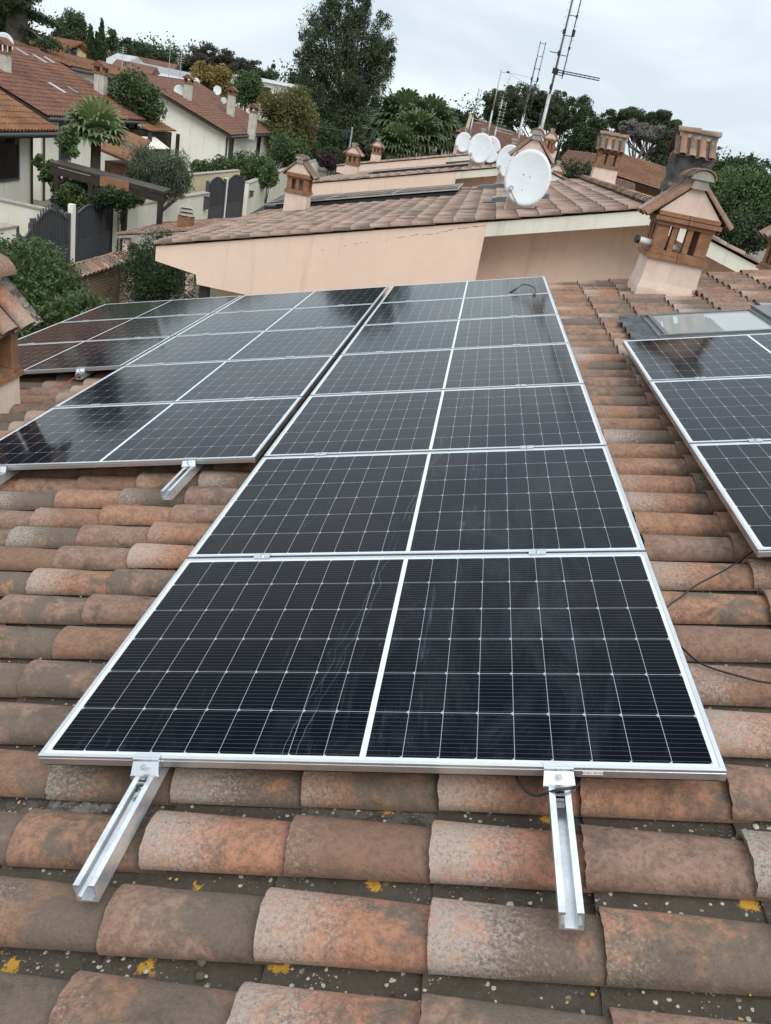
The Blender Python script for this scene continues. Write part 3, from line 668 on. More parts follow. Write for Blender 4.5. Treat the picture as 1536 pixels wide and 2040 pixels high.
    if tarp:
        b = MB(); n = 40; V = []
        for j, zz in enumerate(np.linspace(hs - .12, hs + .09 * k + hp + .06, 9)):
            for i in range(n):
                a = 2 * math.pi * i / n; ca, sa = math.cos(a), math.sin(a)
                q = 1 / max(abs(ca), abs(sa)); e = .05 + .018 * math.sin(5 * a + 2.2 * j) + .014 * math.sin(11 * a - j * 1.3) - .03 * math.sin(math.pi * j / 8)
                V.append((ca * q * (w / 2 + e), sa * q * (d / 2 + e), zz))
        b.raw(V, [(j * n + i, j * n + (i + 1) % n, (j + 1) * n + (i + 1) % n, (j + 1) * n + i) for j in range(8) for i in range(n)])
        b.build('plastic_wrap', M['tarp'], t, smooth=True, local=True)
    return t
chimney('nearest tiled chimney on the right, a white pipe poking out of its side', (2.835, 7.50, .655), 0, hs=.28, hp=.23, style='open', pipe=True, seed=3, w=.55, d=.50)
chimney('tiled chimney cut off by the left edge of the photo before the laurel bush', (-2.495, 3.70, -.85), 0, hs=.35, hp=.27, style='small', seed=5, w=.56, d=.74, scale=.82, rr=.25)
chimney('small tiled chimney at the right edge of the photo before the green trees', (4.62, 9.2, .72), 0, hs=.16, hp=.23, style='open', seed=6)

# ------------------------------------------------------------------ the other houses of the row
UNITS = [(.285, 0, 0), (.77, -1.28, 16), (1.17, -2.56, 32)]
LBL = ['peach row house just behind the solar panels, with a cracked gable wall', 'second peach row house behind, its gable strip showing above the distant panels', 'third and farthest peach row house, a thin gable strip below the palms']
for k, (c, dx, dy) in enumerate(UNITS):
    Y0 = 13 + dy; t = thing('row_house', LBL[k], 'house', (dx, Y0, -4.3), group='peach row houses')
    X0, XR = -4.72 + dx, 3.52 + dx; LEN = 12.4; zr = lambda X: c + TS * X
    nu = int(round((XR - X0) / math.cos(S) / PU)); nv = int(LEN / PV_)
    tile_mesh(0, .02, nu, nv, O=(X0, Y0, zr(X0)), U=EU, V=EV, N=EN, seg=8 if k == 0 else 5, ls=1, seed=40 + k, h0=-.01, rim=k == 0, jit=1.0).build('roof', M['tiles_far'], t, smooth=True)
    tile_mesh(0, .02, nu - 3, nv, O=(XR + (XR - X0) * .86, Y0, zr(XR) - TS * (XR - X0) * .86), U=EU2, V=EV, N=(math.sin(S), 0, math.cos(S)), seg=5, ls=1, seed=50 + k, h0=-.01).build('back_roof', M['tiles_far'], t, smooth=True)
    ridge_mesh((XR, Y0 - .02, zr(XR) + .04), (XR, Y0 + LEN, zr(XR) + .04), 9 + k, r=.13, L=.30).build('ridge', M['tiles'], t, smooth=True)
    b = MB()                                                    # roof slab with the sloping eaves soffit
    XE = -4.70 + dx; dz = zr(0) - zr(dx) + 0; zq = lambda X: c + TS * X - .045
    b.prism([(XE, Y0 + .38, zq(XE) + .0), (XE, Y0 + .38, zq(XE) - .22), (XE + .76, Y0 + .38, zq(XE) - .36), (XE + .85, Y0 + .38, zq(XE + .85) - .15), (XR, Y0 + .38, zq(XR) - .15), (XR, Y0 + .38, zq(XR))], (0, LEN - .5, 0))
    b.prism([(XR + .01, Y0 + .38, zq(XR) - .15), (2 * XR - X0, Y0 + .38, zq(X0) - .15), (2 * XR - X0, Y0 + .38, zq(X0)), (XR + .01, Y0 + .38, zq(XR))], (0, LEN - .5, 0))
    b.build('roof_slab', M['peach_pale'], t)
    XC = .945 + dx; zb = zq(XE + .78) - .72 + .0
    b = MB()
    b.prism([(XE, Y0, zq(XE)), (XE, Y0, zq(XE) - .25), (XE + .76, Y0, zq(XE) - .34), (XE + .79, Y0, zb), (XC + .04, Y0, zb), (XC, Y0, zq(XC))], (0, .38, 0))
    b.build('gable_wall', M['peach'], t)
    b = MB()
    b.prism([(XC + .003, Y0 - .004, zq(XC)), (XC + .003, Y0 - .004, zq(XC) - .235), (XR, Y0 - .004, zq(XR) - .235), (XR, Y0 - .004, zq(XR))], (0, .34, 0))
    b.prism([(XR + .003, Y0 - .004, zq(XR) - .235), (XR + 5.6, Y0 - .004, zq(XR - 5.6) - .235), (XR + 5.6, Y0 - .004, zq(XR - 5.6)), (XR + .003, Y0 - .004, zq(XR))], (0, .34, 0))
    b.build('gable_beam', M['cream'], t)
    b = MB()
    b.prism([(XE + .82, Y0 + 1.05, -4.3), (XR + 5.2, Y0 + 1.05, -4.3), (XR + 5.2, Y0 + 1.05, zq(XR - 5.2) - .16), (XR, Y0 + 1.05, zq(XR) - .16), (XE + .86, Y0 + 1.05, zq(XE + .86) - .17)], (0, LEN - 2.0, 0))
    b.build('wall', M['peach'], t)
    b = MB(); b.box((XE + .88, Y0 + .2, (zb - 4.3) / 2), (.16, .16, zb + 4.3 - .004)); b.build('porch_post', M['dark_wood'], t)
    b = MB(); b.tube([(XE - .07, Y0 + .3, zq(XE) - .12), (XE - .07, Y0 + LEN - .2, zq(XE) - .12)], .06, 8); b.build('gutter', M['dark_metal'], t)
    if k == 0:                                                 # hairline crack across the gable wall
        rg = random.Random(8); b = MB(); px = np.linspace(640, 968, 60)
        pts = [at(x, 497 - (x - 640) * .150 + rg.uniform(-1.4, 1.4) + 1.5 * math.sin(x * .06), Y0 - .001) for x in px]
        for i in range(59):
            if rg.random() < (.5 if i < 25 else .12): continue
            wd = rg.uniform(.004, .008) + (.006 if i > 36 and rg.random() < .35 else 0)
            a_, b_ = pts[i], pts[i + 1]
            b.hexa([(a_.x, Y0 - .002, a_.z - wd), (b_.x, Y0 - .002, b_.z - wd * .6), (b_.x, Y0 + .003, b_.z - wd * .6), (a_.x, Y0 + .003, a_.z - wd), (a_.x, Y0 - .002, a_.z), (b_.x, Y0 - .002, b_.z), (b_.x, Y0 + .003, b_.z), (a_.x, Y0 + .003, a_.z)])
        b.build('crack', surf('crack_shadow', (.05, .035, .028), (.10, .07, .055), 8, .95, 0), t)
# panels on the neighbours' roofs
for k, (c, dx, dy, x1, y0, nx, ny, h) in enumerate(((.285, 0, 0, .17, 20.9, 3, 3, .20), (.77, 0, 0, 1.25, 32.0, 3, 2, .16))):
    for j in range(ny):
        for i in range(nx):
            X = x1 - (i + 1) * (PW + .02) * math.cos(S); Yp = y0 + j * (PH + .02)
            dup(panel, (X - h * math.sin(S), Yp, c + TS * X + h * math.cos(S)),
                'solar panel on the %s row house roof, %s row, %s from the right' % (('first', 'second')[k], ('front', 'middle', 'back')[j if ny == 3 else j * 2], ('first', 'second', 'third')[i]), ROT, 'solar panels on the neighbours\' roofs')
    L_ = nx * (PW + .02); b = MB(); X = x1 - L_ * math.cos(S)
    for j in range(ny + 1):
        for s_ in (0,):
            a_ = Vector((X, y0 + j * (PH + .02) + .03, c + TS * X + .05)); b.bar(a_ + EU * .1, a_ + EU * (L_ - .1), .05, h * .8, EN)
    o = b.build('panel_shadow_bar', M['cable'], None); tag(o, 'black bars under the panels of the %s row house, standing in for the shadow gap' % ('first', 'second')[k], 'panel shadow bar')  # black bars fill in the shadow gap between panels and tiles
def small_window(label, x, y, c, lu, lv, rotn=0):
    t = thing('roof_hatch', label, 'roof window', (x, y, c + TS * x + .08), ROT, 'dark roof windows of the row houses')
    b = MB(); b.box((lu / 2, lv / 2, .0), (lu, lv, .13)); b.build('frame', M['skylight'], t, local=True)
    b = MB(); b.box((lu / 2, lv / 2, .068), (lu - .12, lv - .12, .008)); b.build('pane', M['dark_win'], t, local=True)
    b = MB(); b.box((-.09, lv / 2, -.015), (.18, lv + .1, .04)); b.build('apron', M['dark_metal'], t, local=True)
small_window('dark roof window right behind the nearest dish chimney', .98, 16.5, .285, 1.15, .8)
small_window('small dark roof window between the second dish and the distant panels', .55, 23.0, .285, .75, .5)
CH = [('tiled chimney standing alone at the left end of the neighbour roof', (-3.78, 20.0, -.80), 0, dict(hs=.52, hp=.25, style='small', seed=21, deep=.5)),
      ('tiled chimney in front of the dark hedge, second of the three along the left eaves', (-5.05, 36.0, -.66), 0, dict(hs=.50, hp=.25, style='small', seed=22, deep=.5, lod=True)),
      ('farthest little tiled chimney along the left eaves, against the palms', (-6.2, 52.0, -.54), 0, dict(hs=.48, hp=.24, style='small', seed=23, deep=.5, lod=True)),
      ('tiled chimney behind the nearest and largest satellite dish', (1.47, 14.55, .64), 0, dict(hs=.52, hp=.25, style='small', seed=24, w=.50, d=.5)),
      ('tiled chimney behind the second satellite dish with black straps round it', (1.27, 23.4, .62), 0, dict(hs=.46, hp=.25, style='small', seed=25, lod=True, w=.5, d=.5)),
      ('tiled chimney behind the pair of overlapping distant dishes', (.25, 30.6, .82), 0, dict(hs=.46, hp=.25, style='small', seed=26, lod=True)),
      ('farthest dish chimney at the left of the mast group', (-.95, 46.6, .90), 0, dict(hs=.46, hp=.25, style='small', seed=27, lod=True)),
      ('big chimney wrapped in grey plastic below its tile cap', (4.42, 15.6, 1.17), R(90), dict(hs=.42, hp=.38, style='open', seed=28, nb=4, tarp=True, w=.56, d=.62, deep=.9)),
      ('tiled chimney with open brick posts left of the plastic-wrapped one', (4.00, 24.5, 1.30), R(90), dict(hs=.36, hp=.30, style='open', seed=29, nb=4, lod=True, w=.56, d=.66, deep=.8)),
      ('chimney whose plain gable shows right of the tall mast', (3.12, 40.0, 1.45), 0, dict(hs=.40, hp=.35, style='open', seed=30, lod=True, scale=1.0, deep=1.0)),
      ('low tiled chimney peeping over the neighbour ridge below the mast', (3.60, 38.0, .42), 0, dict(hs=.30, hp=.25, style='open', seed=31, lod=True, deep=1.5))]
for l, p, r_, kw in CH: chimney(l, p, r_, **kw)

# ------------------------------------------------------------------ satellite dishes and masts
def dish(label, c, rx_, rz_, yaw, tilt, foot):
    t = thing('satellite_dish', label, 'satellite dish', c, (0, 0, yaw), 'white satellite dishes')
    b = MB(); n, m = 40, 8; V = [(0, .12 * rx_, 0)]; mt_ = Matrix.Rotation(tilt, 4, 'X')
    for j in range(1, m + 1):
        r = j / m
        for i in range(n):
            a = 2 * math.pi * i / n; V.append((rx_ * r * math.cos(a), .12 * rx_ * (1 - r * r) * 1.0, rz_ * r * math.sin(a)))
    V += [(x * 1.0, y + .012, z) for x, y, z in V]
    N_ = 1 + n * m
    F = [(0, 1 + i, 1 + (i + 1) % n) for i in range(n)] + [(1 + j * n + i, 1 + (j + 1) * n + i, 1 + (j + 1) * n + (i + 1) % n, 1 + j * n + (i + 1) % n) for j in range(m - 1) for i in range(n)]
    F += [tuple(N_ + q for q in f[::-1]) for f in F]
    F += [(1 + (m - 1) * n + i, N_ + 1 + (m - 1) * n + i, N_ + 1 + (m - 1) * n + (i + 1) % n, 1 + (m - 1) * n + (i + 1) % n) for i in range(n)]
    V = [tuple(mt_ @ Vector(v)) for v in V]
    b.raw(V, F); b.build('reflector', M['dish'], t, smooth=True, local=True)
    b = MB(); low = mt_ @ Vector((-.06, .0, -rz_ * .98)); tip = Vector((-.60 * rx_, -.45 * rx_, -rz_ * .52))
    b.bar(low, tip, .022, .022); b.build('arm', M['galv'], t, local=True)
    b = MB(); b.tube([tip + Vector((0, -.03, -.01)), tip + Vector((0, .09, .03))], .034, 10); b.tube([tip + Vector((0, .09, .03)), tip + Vector((0, .12, .035))], .045, 10); b.build('receiver', M['galv'], t, smooth=False, local=True)
    b = MB(); b.bar((0, .12 * rx_ + .05 + .04 * (foot > 0), -.02), (0, foot, -.05), .05, .05); b.bar((-.09, .13 * rx_ + .10, -.02), (.09, .13 * rx_ + .10, -.02), .03, .14); b.build('bracket', M['galv'], t, local=True)
    b = MB()
    for q in ((-.10, .05), (.04, .03), (-.06, -.22)):
        p = mt_ @ Vector((q[0] * rx_ * 2, .12 * rx_ * (1 - q[0] ** 2) - .006, q[1] * rz_ * 2)); b.tube([p, p + Vector((0, -.008, 0))], .009, 6)
    b.build('screw', M['cable'], t, local=True)
dish('nearest and largest white dish mounted on the first dish chimney', (1.47, 13.98, 1.26), .40, .47, R(-4), R(-10), .36)
dish('second white dish, partly hidden behind the largest one', (1.22, 22.9, 1.36), .34, .42, R(-12), R(-10), .3)
dish('white dish of the distant overlapping pair, the one in front', (.26, 30.05, 1.50), .43, .50, R(-4), R(-12), .3)
dish('white dish of the distant overlapping pair, the one behind', (.62, 31.1, 1.52), .38, .46, R(14), R(-12), -.2)
dish('smallest white dish left of the overlapping pair', (-.97, 46.1, 1.55), .42, .50, R(-4), R(-12), .3)
def yagi(b, p, d, L, n, el, up):                                # boom with elements
    p, d, up = Vector(p), Vector(d).normalized(), Vector(up); b.tube([p, p + d * L], .008, 6)
    for i in range(n):
        q = p + d * (L * (i + .5) / n); e = el * (1 - .35 * i / n); b.tube([q - up * e / 2, q + up * e / 2], .0045, 5)
def mast(label, x, y, z0, z1, kind, r=.022):
    t = thing('antenna_mast', label, 'antenna', (x, y, z0), group='television antennas on the chimneys')
    b = MB(); b.tube([(0, 0, 0), (0, 0, (z1 - z0) * .45)], r * 1.3, 10); b.tube([(0, 0, (z1 - z0) * .44), (.004, 0, z1 - z0)], r * .85, 8); b.build('pole', M['galv'], t, smooth=True, local=True)
    H = z1 - z0; b = MB(); e = MB(); c = MB()
    if kind in (1, 2):
        top, bot = H, H - 1.45
        for xx in (.14, .0): b.tube([(xx, -.04, bot + (.25 if xx else 0)), (xx, -.04, top + .4)], .011, 6)
        for zz in np.linspace(bot + .3, top + .35, 6):
            b.tube([(.0, -.04, zz), (.14, -.04, zz)], .007, 5)
        rg = random.Random(3)
        for zz in np.linspace(bot + .3, top + .35, 15):
            e.tube([(.17, -.20, zz), (.17, .16, zz + .02)], .0035, 4); e.tube([(-.05, -.18, zz), (-.05, .16, zz + .02)], .0035, 4)
        for zz in (bot + .34, bot + .72, bot + .98, bot + 1.2): c.box((.14, -.04, zz), (.035, .04, .045))
        for zz in (bot + .1, bot + .35, bot + .62, bot + .95): c.box((-.01, -.05, zz), (.05, .05, .07))
        c.box((.15, -.05, bot + .95), (.05, .06, .10)); c.box((-.10, -.04, bot + .62), (.14, .015, .012))
        e.build('element', M['galv'], t, local=True)
        b2 = MB(); zz = H * .585
        if kind == 1:
            for dz in (-.012, .022): b2.tube([(-.03, -.03, zz + dz), (.78, -.05, zz + dz - .004)], .010, 6)
            for q in np.linspace(.05, .68, 9): b2.tube([(q, -.16 + .05 * q, zz + .005), (q, .10 - .05 * q, zz + .005)], .004, 4)
            c.box((0, -.02, zz), (.10, .09, .085))
            b2.tube([(.0, .02, 0), (-.02, .03, H * .28), (.0, .02, H * .5)], .006, 5)
            b2.tube([(-.06, .05, .1), (-.06, .05, H * .36)], .012, 6)
        else:
            b2.tube([(0, 0, H * .40), (.38, -.04, H * .385)], .009, 6)
        b2.build('boom', M['dark_metal'], t, local=True)
    elif kind == 3:
        z = H
        for zz, w_ in ((z - .05, .26), (z + .10, .22), (z + .20, .20)):
            for q in np.linspace(-.10, .25, 4): e.tube([(q - .06, -w_, zz - .14 + q * .2), (q + .16, w_, zz + .14)], .0035, 4)
        b.tube([(0, 0, z - .08), (.30, 0, z - .02)], .010, 6)
        for dz in (-.30, .0): b.tube([(.25, 0, z - .04), (1.0, -.02, z - .06 + dz * .8)], .0075, 6)
        for i, zz in enumerate(np.linspace(z - 1.1, z - .25, 10)): e.tube([(.12 + i * .012, -.18, zz), (.30 + i * .012, .18, zz)], .004, 4)
        b.tube([(.20, 0, z - 1.2), (.36, 0, z - .1)], .009, 6)
        c.box((.25, 0, z - .03), (.10, .07, .06)); c.box((.22, 0, z - .45), (.05, .05, .05)); c.box((.27, 0, z - .7), (.05, .05, .05))
        e.build('element', M['galv'], t, local=True)
    elif kind == 4:
        for i, zz in enumerate(np.linspace(H - .9, H - .05, 9)): e.tube([(-.05, -.16, zz), (.20, .16, zz)], .006, 4)
        b.tube([(.13, 0, H - 1.0), (.16, 0, H)], .010, 6); b.tube([(0, 0, H - .98), (.15, 0, H - .98)], .01, 6); b.tube([(0, 0, H - .1), (.16, 0, H - .1)], .01, 6)
        for zz in (H - .8, H - .55, H - .3): c.box((.14, 0, zz), (.05, .05, .06)); c.box((0, 0, zz), (.05, .05, .06))
        for zz in (H * .42, H * .36): b.tube([(0, 0, zz), (.62, 0, zz - .02)], .009, 5)
        e.build('element', M['galv'], t, local=True)
    b.build('antenna_frame', M['galv'] if kind > 2 else M['dark_metal'], t, local=True); 
    for V_, F_ in zip(c.v, c.f):
        q = MB(); k0 = min(min(f) for f in F_); q.raw(V_, [tuple(i - k0 for i in f) for f in F_]); q.build('insulator', M['cable'], t, local=True)
    b = MB(); b.tube([(0, 0, .02), (0, 0, .10)], r * 2.2, 8); b.tube([(0, 0, .24), (0, 0, .30)], r * 2.0, 8); b.build('strap', M['galv'] if kind != 2 else M['cable'], t, local=True)
    return t
mast('tallest antenna mast, leaving the top of the photo above the nearest dish', 1.54, 14.82, 1.45, 4.10, 1, .024)
mast('antenna mast with a bent foot strapped in black behind the second dish', 1.36, 23.7, 1.50, 3.95, 2, .026)
mast('antenna mast with a tilted grid head and two long rods', .40, 30.9, 1.7, 4.05, 3, .026)
mast('thin antenna mast with stacked cross pieces just right of the grid head mast', .66, 31.3, 1.6, 3.15, 4, .024)
mast('leftmost and farthest antenna mast beside the ochre post', -.75, 46.9, 1.7, 4.2, 4, .03)
b = MB(); b.bar((-1.05, 47.3, 1.5), (-.90, 47.3, 2.95), .16, .12, (0, 1, 0)); o = b.build('timber_post', M['yellow_wall'], None); tag(o, 'ochre painted post beside the leftmost mast', 'post')
# ------------------------------------------------------------------ ground and street
GZ = -4.3
def atX(px, py, X):
    d = BAS @ Vector(((px - 768) / FPX, -(py - 1020) / FPX, -1)); return CW + d * ((X - CW.x) / d.x)
def atZ(px, py, Z):
    d = BAS @ Vector(((px - 768) / FPX, -(py - 1020) / FPX, -1)); return CW + d * ((Z - CW.z) / d.z)
n = 60; xs = np.sign(np.linspace(-1, 1, n)) * np.abs(np.linspace(-1, 1, n)) ** 2.2 * 1200; X_, Y_ = np.meshgrid(xs, xs + 200, indexing='ij')
Z_ = GZ + 0 * X_ + 18 * np.exp(-(((X_ + 150) / 90) ** 2 + ((Y_ - 420) / 120) ** 2)) + 6 * np.exp(-(((X_ - 60) / 120) ** 2 + ((Y_ - 320) / 60) ** 2))
b = MB(); i, j = np.meshgrid(np.arange(n - 1), np.arange(n - 1), indexing='ij'); i, j = i.ravel(), j.ravel()
b.raw(np.stack([X_, Y_, Z_], -1).reshape(-1, 3), np.stack([i * n + j, (i + 1) * n + j, (i + 1) * n + j + 1, i * n + j + 1], -1))
tag(b.build('ground', M['ground'], None, smooth=True), None, None, kind='structure')
b = MB(); b.hexa([(-11.3, -20, GZ - .1), (-6.9, -20, GZ - .1), (-9.6, 75, GZ - .1), (-13.4, 75, GZ - .1), (-11.3, -20, GZ + .006), (-6.9, -20, GZ + .006), (-9.6, 75, GZ + .006), (-13.4, 75, GZ + .006)])
tag(b.build('road', M['asphalt'], None), None, None, kind='structure')

# ------------------------------------------------------------------ foliage tools
def leaf_mesh(mb, C, rg, L, W, up=.3, cl=None, droop=0.0, dirs=None):
    n = len(C); L_ = L * rg.uniform(.6, 1.35, n)[:, None]; W_ = W * rg.uniform(.7, 1.3, n)[:, None]
    D = rg.normal(0, 1, (n, 3)) if dirs is None else dirs + rg.normal(0, .35, (n, 3)); D[:, 2] += up - droop; D /= np.linalg.norm(D, axis=1)[:, None]
    A = np.cross(D, rg.normal(0, 1, (n, 3))); A /= np.linalg.norm(A, axis=1)[:, None]
    V = np.stack([C - D * L_ * .5, C + A * W_ * .5, C + D * L_ * .5, C - A * W_ * .5], 1).reshape(-1, 3)
    F = np.arange(4 * n).reshape(-1, 4)
    r1 = rg.random(n) * .5 + (cl if cl is not None else rg.random(n)) * .5
    rnd = np.repeat(np.c_[r1, rg.random(n) ** 2, rg.random(n), np.zeros(n)], 4, 0)
    mb.raw(V, F, rnd)
def clumps(rg, blobs, nc, nl, spread=.16, shell=.45, flat=1.0):
    vol = np.array([b_[1][0] * b_[1][1] * b_[1][2] for b_ in blobs]) ** .7; vol /= vol.sum(); P, CL = [], []
    for (c, r), w in zip(blobs, vol):
        k = max(3, int(nc * w)); d = rg.normal(0, 1, (k, 3)); d /= np.linalg.norm(d, axis=1)[:, None]
        cc = np.array(c) + d * (rg.random(k) ** shell)[:, None] * np.array(r); m_ = max(2, int(nl * w / k))
        sg = spread * np.mean(r) * rg.uniform(.6, 1.5, k)
        q = rg.normal(0, 1, (k, m_, 3)); q /= np.maximum(1, np.linalg.norm(q, axis=2) / 1.9)[..., None]
        pts = cc[:, None] + q * sg[:, None, None] * np.array([1, 1, flat]); P.append(pts.reshape(-1, 3)); CL.append(np.repeat(rg.random(k), m_))
    return np.concatenate(P), np.concatenate(CL)
def tree(kind, label, cat, base, trunk, blobs, mat, nl, leaf, seed, bark='bark', nc=60, spread=.2, shell=.45, flat=1.0, up=.3, branches=True, group=None, tr=.2, width=.5, nbr=1, part='crown', droop=0):
    """base point, trunk path end, crown blobs ((centre),(radii)) in world space"""
    rg = np.random.default_rng(seed); t = thing(kind, label, cat, base, group=group)
    b = MB(); B0, T1 = Vector(base), Vector(trunk)
    md = B0.lerp(T1, .5) + Vector((rg.uniform(-.2, .2), 0, 0)) * (T1 - B0).length * .08
    b.tube([B0, md, T1], [tr, tr * .8, tr * .55], 8)
    if branches:
        for (c, r) in blobs:
            for q in range(nbr):
                e = Vector(c) + Vector((rg.uniform(-.6, .6) * r[0], rg.uniform(-.6, .6) * r[1], rg.uniform(-.5, .4) * r[2])) * (0 if nbr == 1 else 1)
                st = B0.lerp(T1, rg.uniform(.6, 1.0)); m_ = st.lerp(e, .5) + Vector((0, 0, -.06 * (e - st).length)); b.tube([st, m_, e], [tr * .5, tr * .32, tr * .12], 6)
    b.build('trunk', M[bark], t, smooth=True)
    P, CL = clumps(rg, blobs, nc, nl, spread, shell, flat); mb = MB(); leaf_mesh(mb, P, rg, leaf, leaf * width, up, CL, droop)
    mb.build(part, mat, t); return t
G = {}
G['dark'] = leaf_material('dark_evergreen_leaves', (.030, .050, .022), (.055, .082, .034), (.016, .024, .012))
G['pine'] = leaf_material('pine_needles', (.040, .062, .028), (.075, .098, .042), (.022, .030, .016))
G['pine_brown'] = leaf_material('dusky_pine_needles', (.060, .050, .038), (.085, .075, .052), (.035, .028, .024))
G['laurel'] = leaf_material('laurel_leaves', (.030, .065, .022), (.075, .135, .045), (.13, .10, .03), rough=.4)
G['yellow'] = leaf_material('autumn_leaves', (.22, .17, .055), (.30, .22, .07), (.12, .11, .04))
G['olive'] = leaf_material('olive_leaves', (.085, .105, .070), (.15, .17, .12), (.05, .065, .04))
G['gold'] = leaf_material('yellow_green_leaves', (.12, .12, .038), (.17, .15, .05), (.06, .075, .025))
G['poplar'] = leaf_material('grey_green_leaves', (.055, .074, .040), (.095, .12, .066), (.030, .040, .024), trans=.3)
G['palm_light'] = leaf_material('light_palm_fronds', (.10, .15, .055), (.17, .22, .09), (.22, .20, .09), rough=.45)
G['palm'] = leaf_material('palm_fronds', (.050, .085, .032), (.10, .14, .055), (.15, .13, .06), rough=.45)
G['green'] = leaf_material('mid_green_leaves', (.062, .105, .034), (.12, .175, .062), (.022, .038, .015))
G['grey'] = leaf_material('bare_grey_twigs', (.14, .125, .12), (.19, .17, .165), (.09, .08, .078), trans=0)
G['purple'] = leaf_material('purple_leaves', (.06, .035, .045), (.09, .05, .06), (.03, .02, .025))
def px(x, y, Y): return tuple(at(x, y, Y))
def blob(x, y, Y, rx, rz, ry=None):                            # pixel centre, pixel radii -> world ellipsoid
    k = (Y - CW.y) / FPX * 1.02; return (px(x, y, Y), (rx * k, (ry or (rx + rz) / 2) * k, rz * k))
def gbase(p): return (p[0], p[1], GZ)
def ptree(kind, label, cat, tx, ty, Y, pb, mat, nl, leaf_px, seed, trw=6, **kw):
    k = (Y - CW.y) / FPX; bl = [blob(q[0], q[1], q[4] if len(q) > 4 else Y, q[2], q[3]) for q in pb]; top = px(tx, ty, Y)
    return tree(kind, label, cat, (top[0] + (top[2] - GZ) * .02, top[1], GZ), top, bl, mat, nl, leaf_px * k, seed, tr=trw * k / 2, **kw)

px_ = px
# ------------------------------------------------------------------ garden in front: laurel, brick wall, shrubs
rg = np.random.default_rng(7)
t = thing('laurel_bush', 'large dark green laurel bush with upright shoots left of the solar panels', 'bush', (-7.6, 13.6, GZ))
b = MB()
for i in range(14):
    a = Vector((-7.6 + rg.uniform(-.4, .4), 13.6 + rg.uniform(-.4, .4), GZ)); e = Vector((-7.5 + rg.uniform(-1.3, 1.2), 13.5 + rg.uniform(-.6, .6), rg.uniform(-3.2, -2.2))); b.tube([a, a.lerp(e, .5) + Vector((0, 0, .3)), e], [.05, .035, .012], 6)
b.build('stem', M['bark'], t, smooth=True)
mb = MB(); sh = []
bl = [(px_(15, 545, 14), (.9, 1.0, .75)), (px_(70, 560, 13.6), (.75, 1.0, .85)), (px_(100, 590, 13.2), (.42, .8, .5)), (px_(95, 640, 12.8), (.95, .9, .6)), (px_(150, 640, 12.6), (.45, .8, .38)), (px_(30, 640, 13.2), (1.1, .9, .9)), (px_(60, 700, 12.2), (1.1, .9, .6))]
for c, r in bl:
    k = 330; d = rg.normal(0, 1, (k, 3)); d /= np.linalg.norm(d, axis=1)[:, None]; d[:, 2] = np.abs(d[:, 2]) * .9 - .25
    p = np.array(c) + d * (rg.random(k) ** .35)[:, None] * np.array(r)
    for q in range(k):
        ax = d[q] * .45 + np.array([0, 0, .9]) + rg.normal(0, .18, 3); ax /= np.linalg.norm(ax); ln = rg.uniform(.14, .34); m_ = 15
        s_ = np.linspace(0, 1, m_); ang = s_ * 24 + rg.random() * 6; sd_ = np.cross(ax, [.3, .2, .9]); sd_ /= np.linalg.norm(sd_) + 1e-9; s2 = np.cross(ax, sd_)
        dr = sd_ * np.cos(ang)[:, None] + s2 * np.sin(ang)[:, None] + ax * .75
        C = p[q] + ax * ln * s_[:, None] + dr * .035; leaf_mesh(mb, C, rg, .095, .036, 0.0, np.full(m_, rg.random()), 0, dr)
mb.build('foliage', G['laurel'], t)
t = thing('brick_wall', 'low yellow brick garden wall capped with clay tiles, behind the laurel', 'wall', (-8.1, 18, GZ))
bm = NT('yellow_brick'); bt = bm.n.new('ShaderNodeTexBrick'); bm.l.new(bm.mapping(bm.geo.outputs['Position'], (1, 1, 1), rot=(0, R(90), R(90))), bt.inputs[0])
sp_ = bm.sepv(bm.geo.outputs['Position']); cb = bm.n.new('ShaderNodeCombineXYZ'); bm.l.new(bm.mt('ADD', sp_[1], sp_[0]), cb.inputs[0]); bm.l.new(sp_[2], cb.inputs[1]); bm.l.new(cb.outputs[0], bt.inputs[0])
bt.inputs['Color1'].default_value = (.30, .225, .13, 1); bt.inputs['Color2'].default_value = (.22, .16, .095, 1); bt.inputs['Mortar'].default_value = (.05, .04, .032, 1)
bt.inputs['Scale'].default_value = 1.0; bt.inputs['Brick Width'].default_value = .27; bt.inputs['Row Height'].default_value = .075; bt.inputs['Mortar Size'].default_value = .010
bm.out(bm.mix(.3, bt.outputs[0], bm.mix(bm.noise(bm.tc.outputs['Object'], 3), (.12, .09, .06), (.35, .27, .17))), .9); bm.bump(bt.outputs[1], -.5, .01)
b = MB(); b.box((-8.15, 17.7, (GZ - 2.72) / 2), (.30, 3.2, -2.72 - GZ)); b.build('brickwork', bm.m, t)
b = MB(); b.box((-8.13, 19.62, (GZ - 2.75) / 2), (.50, .62, -2.75 - GZ)); b.build('pier', M['peach_pale'], t)
for sg in (1, -1):
    tile_mesh(0, .1, 1, 17, O=(-8.15 + sg * .33, 16.1, -2.74), U=(-sg * math.cos(R(24)), 0, math.sin(R(24))), V=EV, N=(sg * math.sin(R(24)), 0, math.cos(R(24))), seg=6, seed=70 + sg, h0=0, pu=.32, rim=True).build('cap_tiles', M['tiles'], t, smooth=True)
ptree('dark_shrub', 'dark feathery evergreen shrub between the brick wall and the peach house', 'shrub', 320, 590, 18.5, [(300, 545, 70, 50), (350, 560, 45, 50), (262, 520, 26, 34), (300, 600, 80, 40), (330, 500, 50, 26)], G['dark'], 15000, 7, 31, 6, nc=140, spread=.22, width=.3, up=.2, nbr=4)

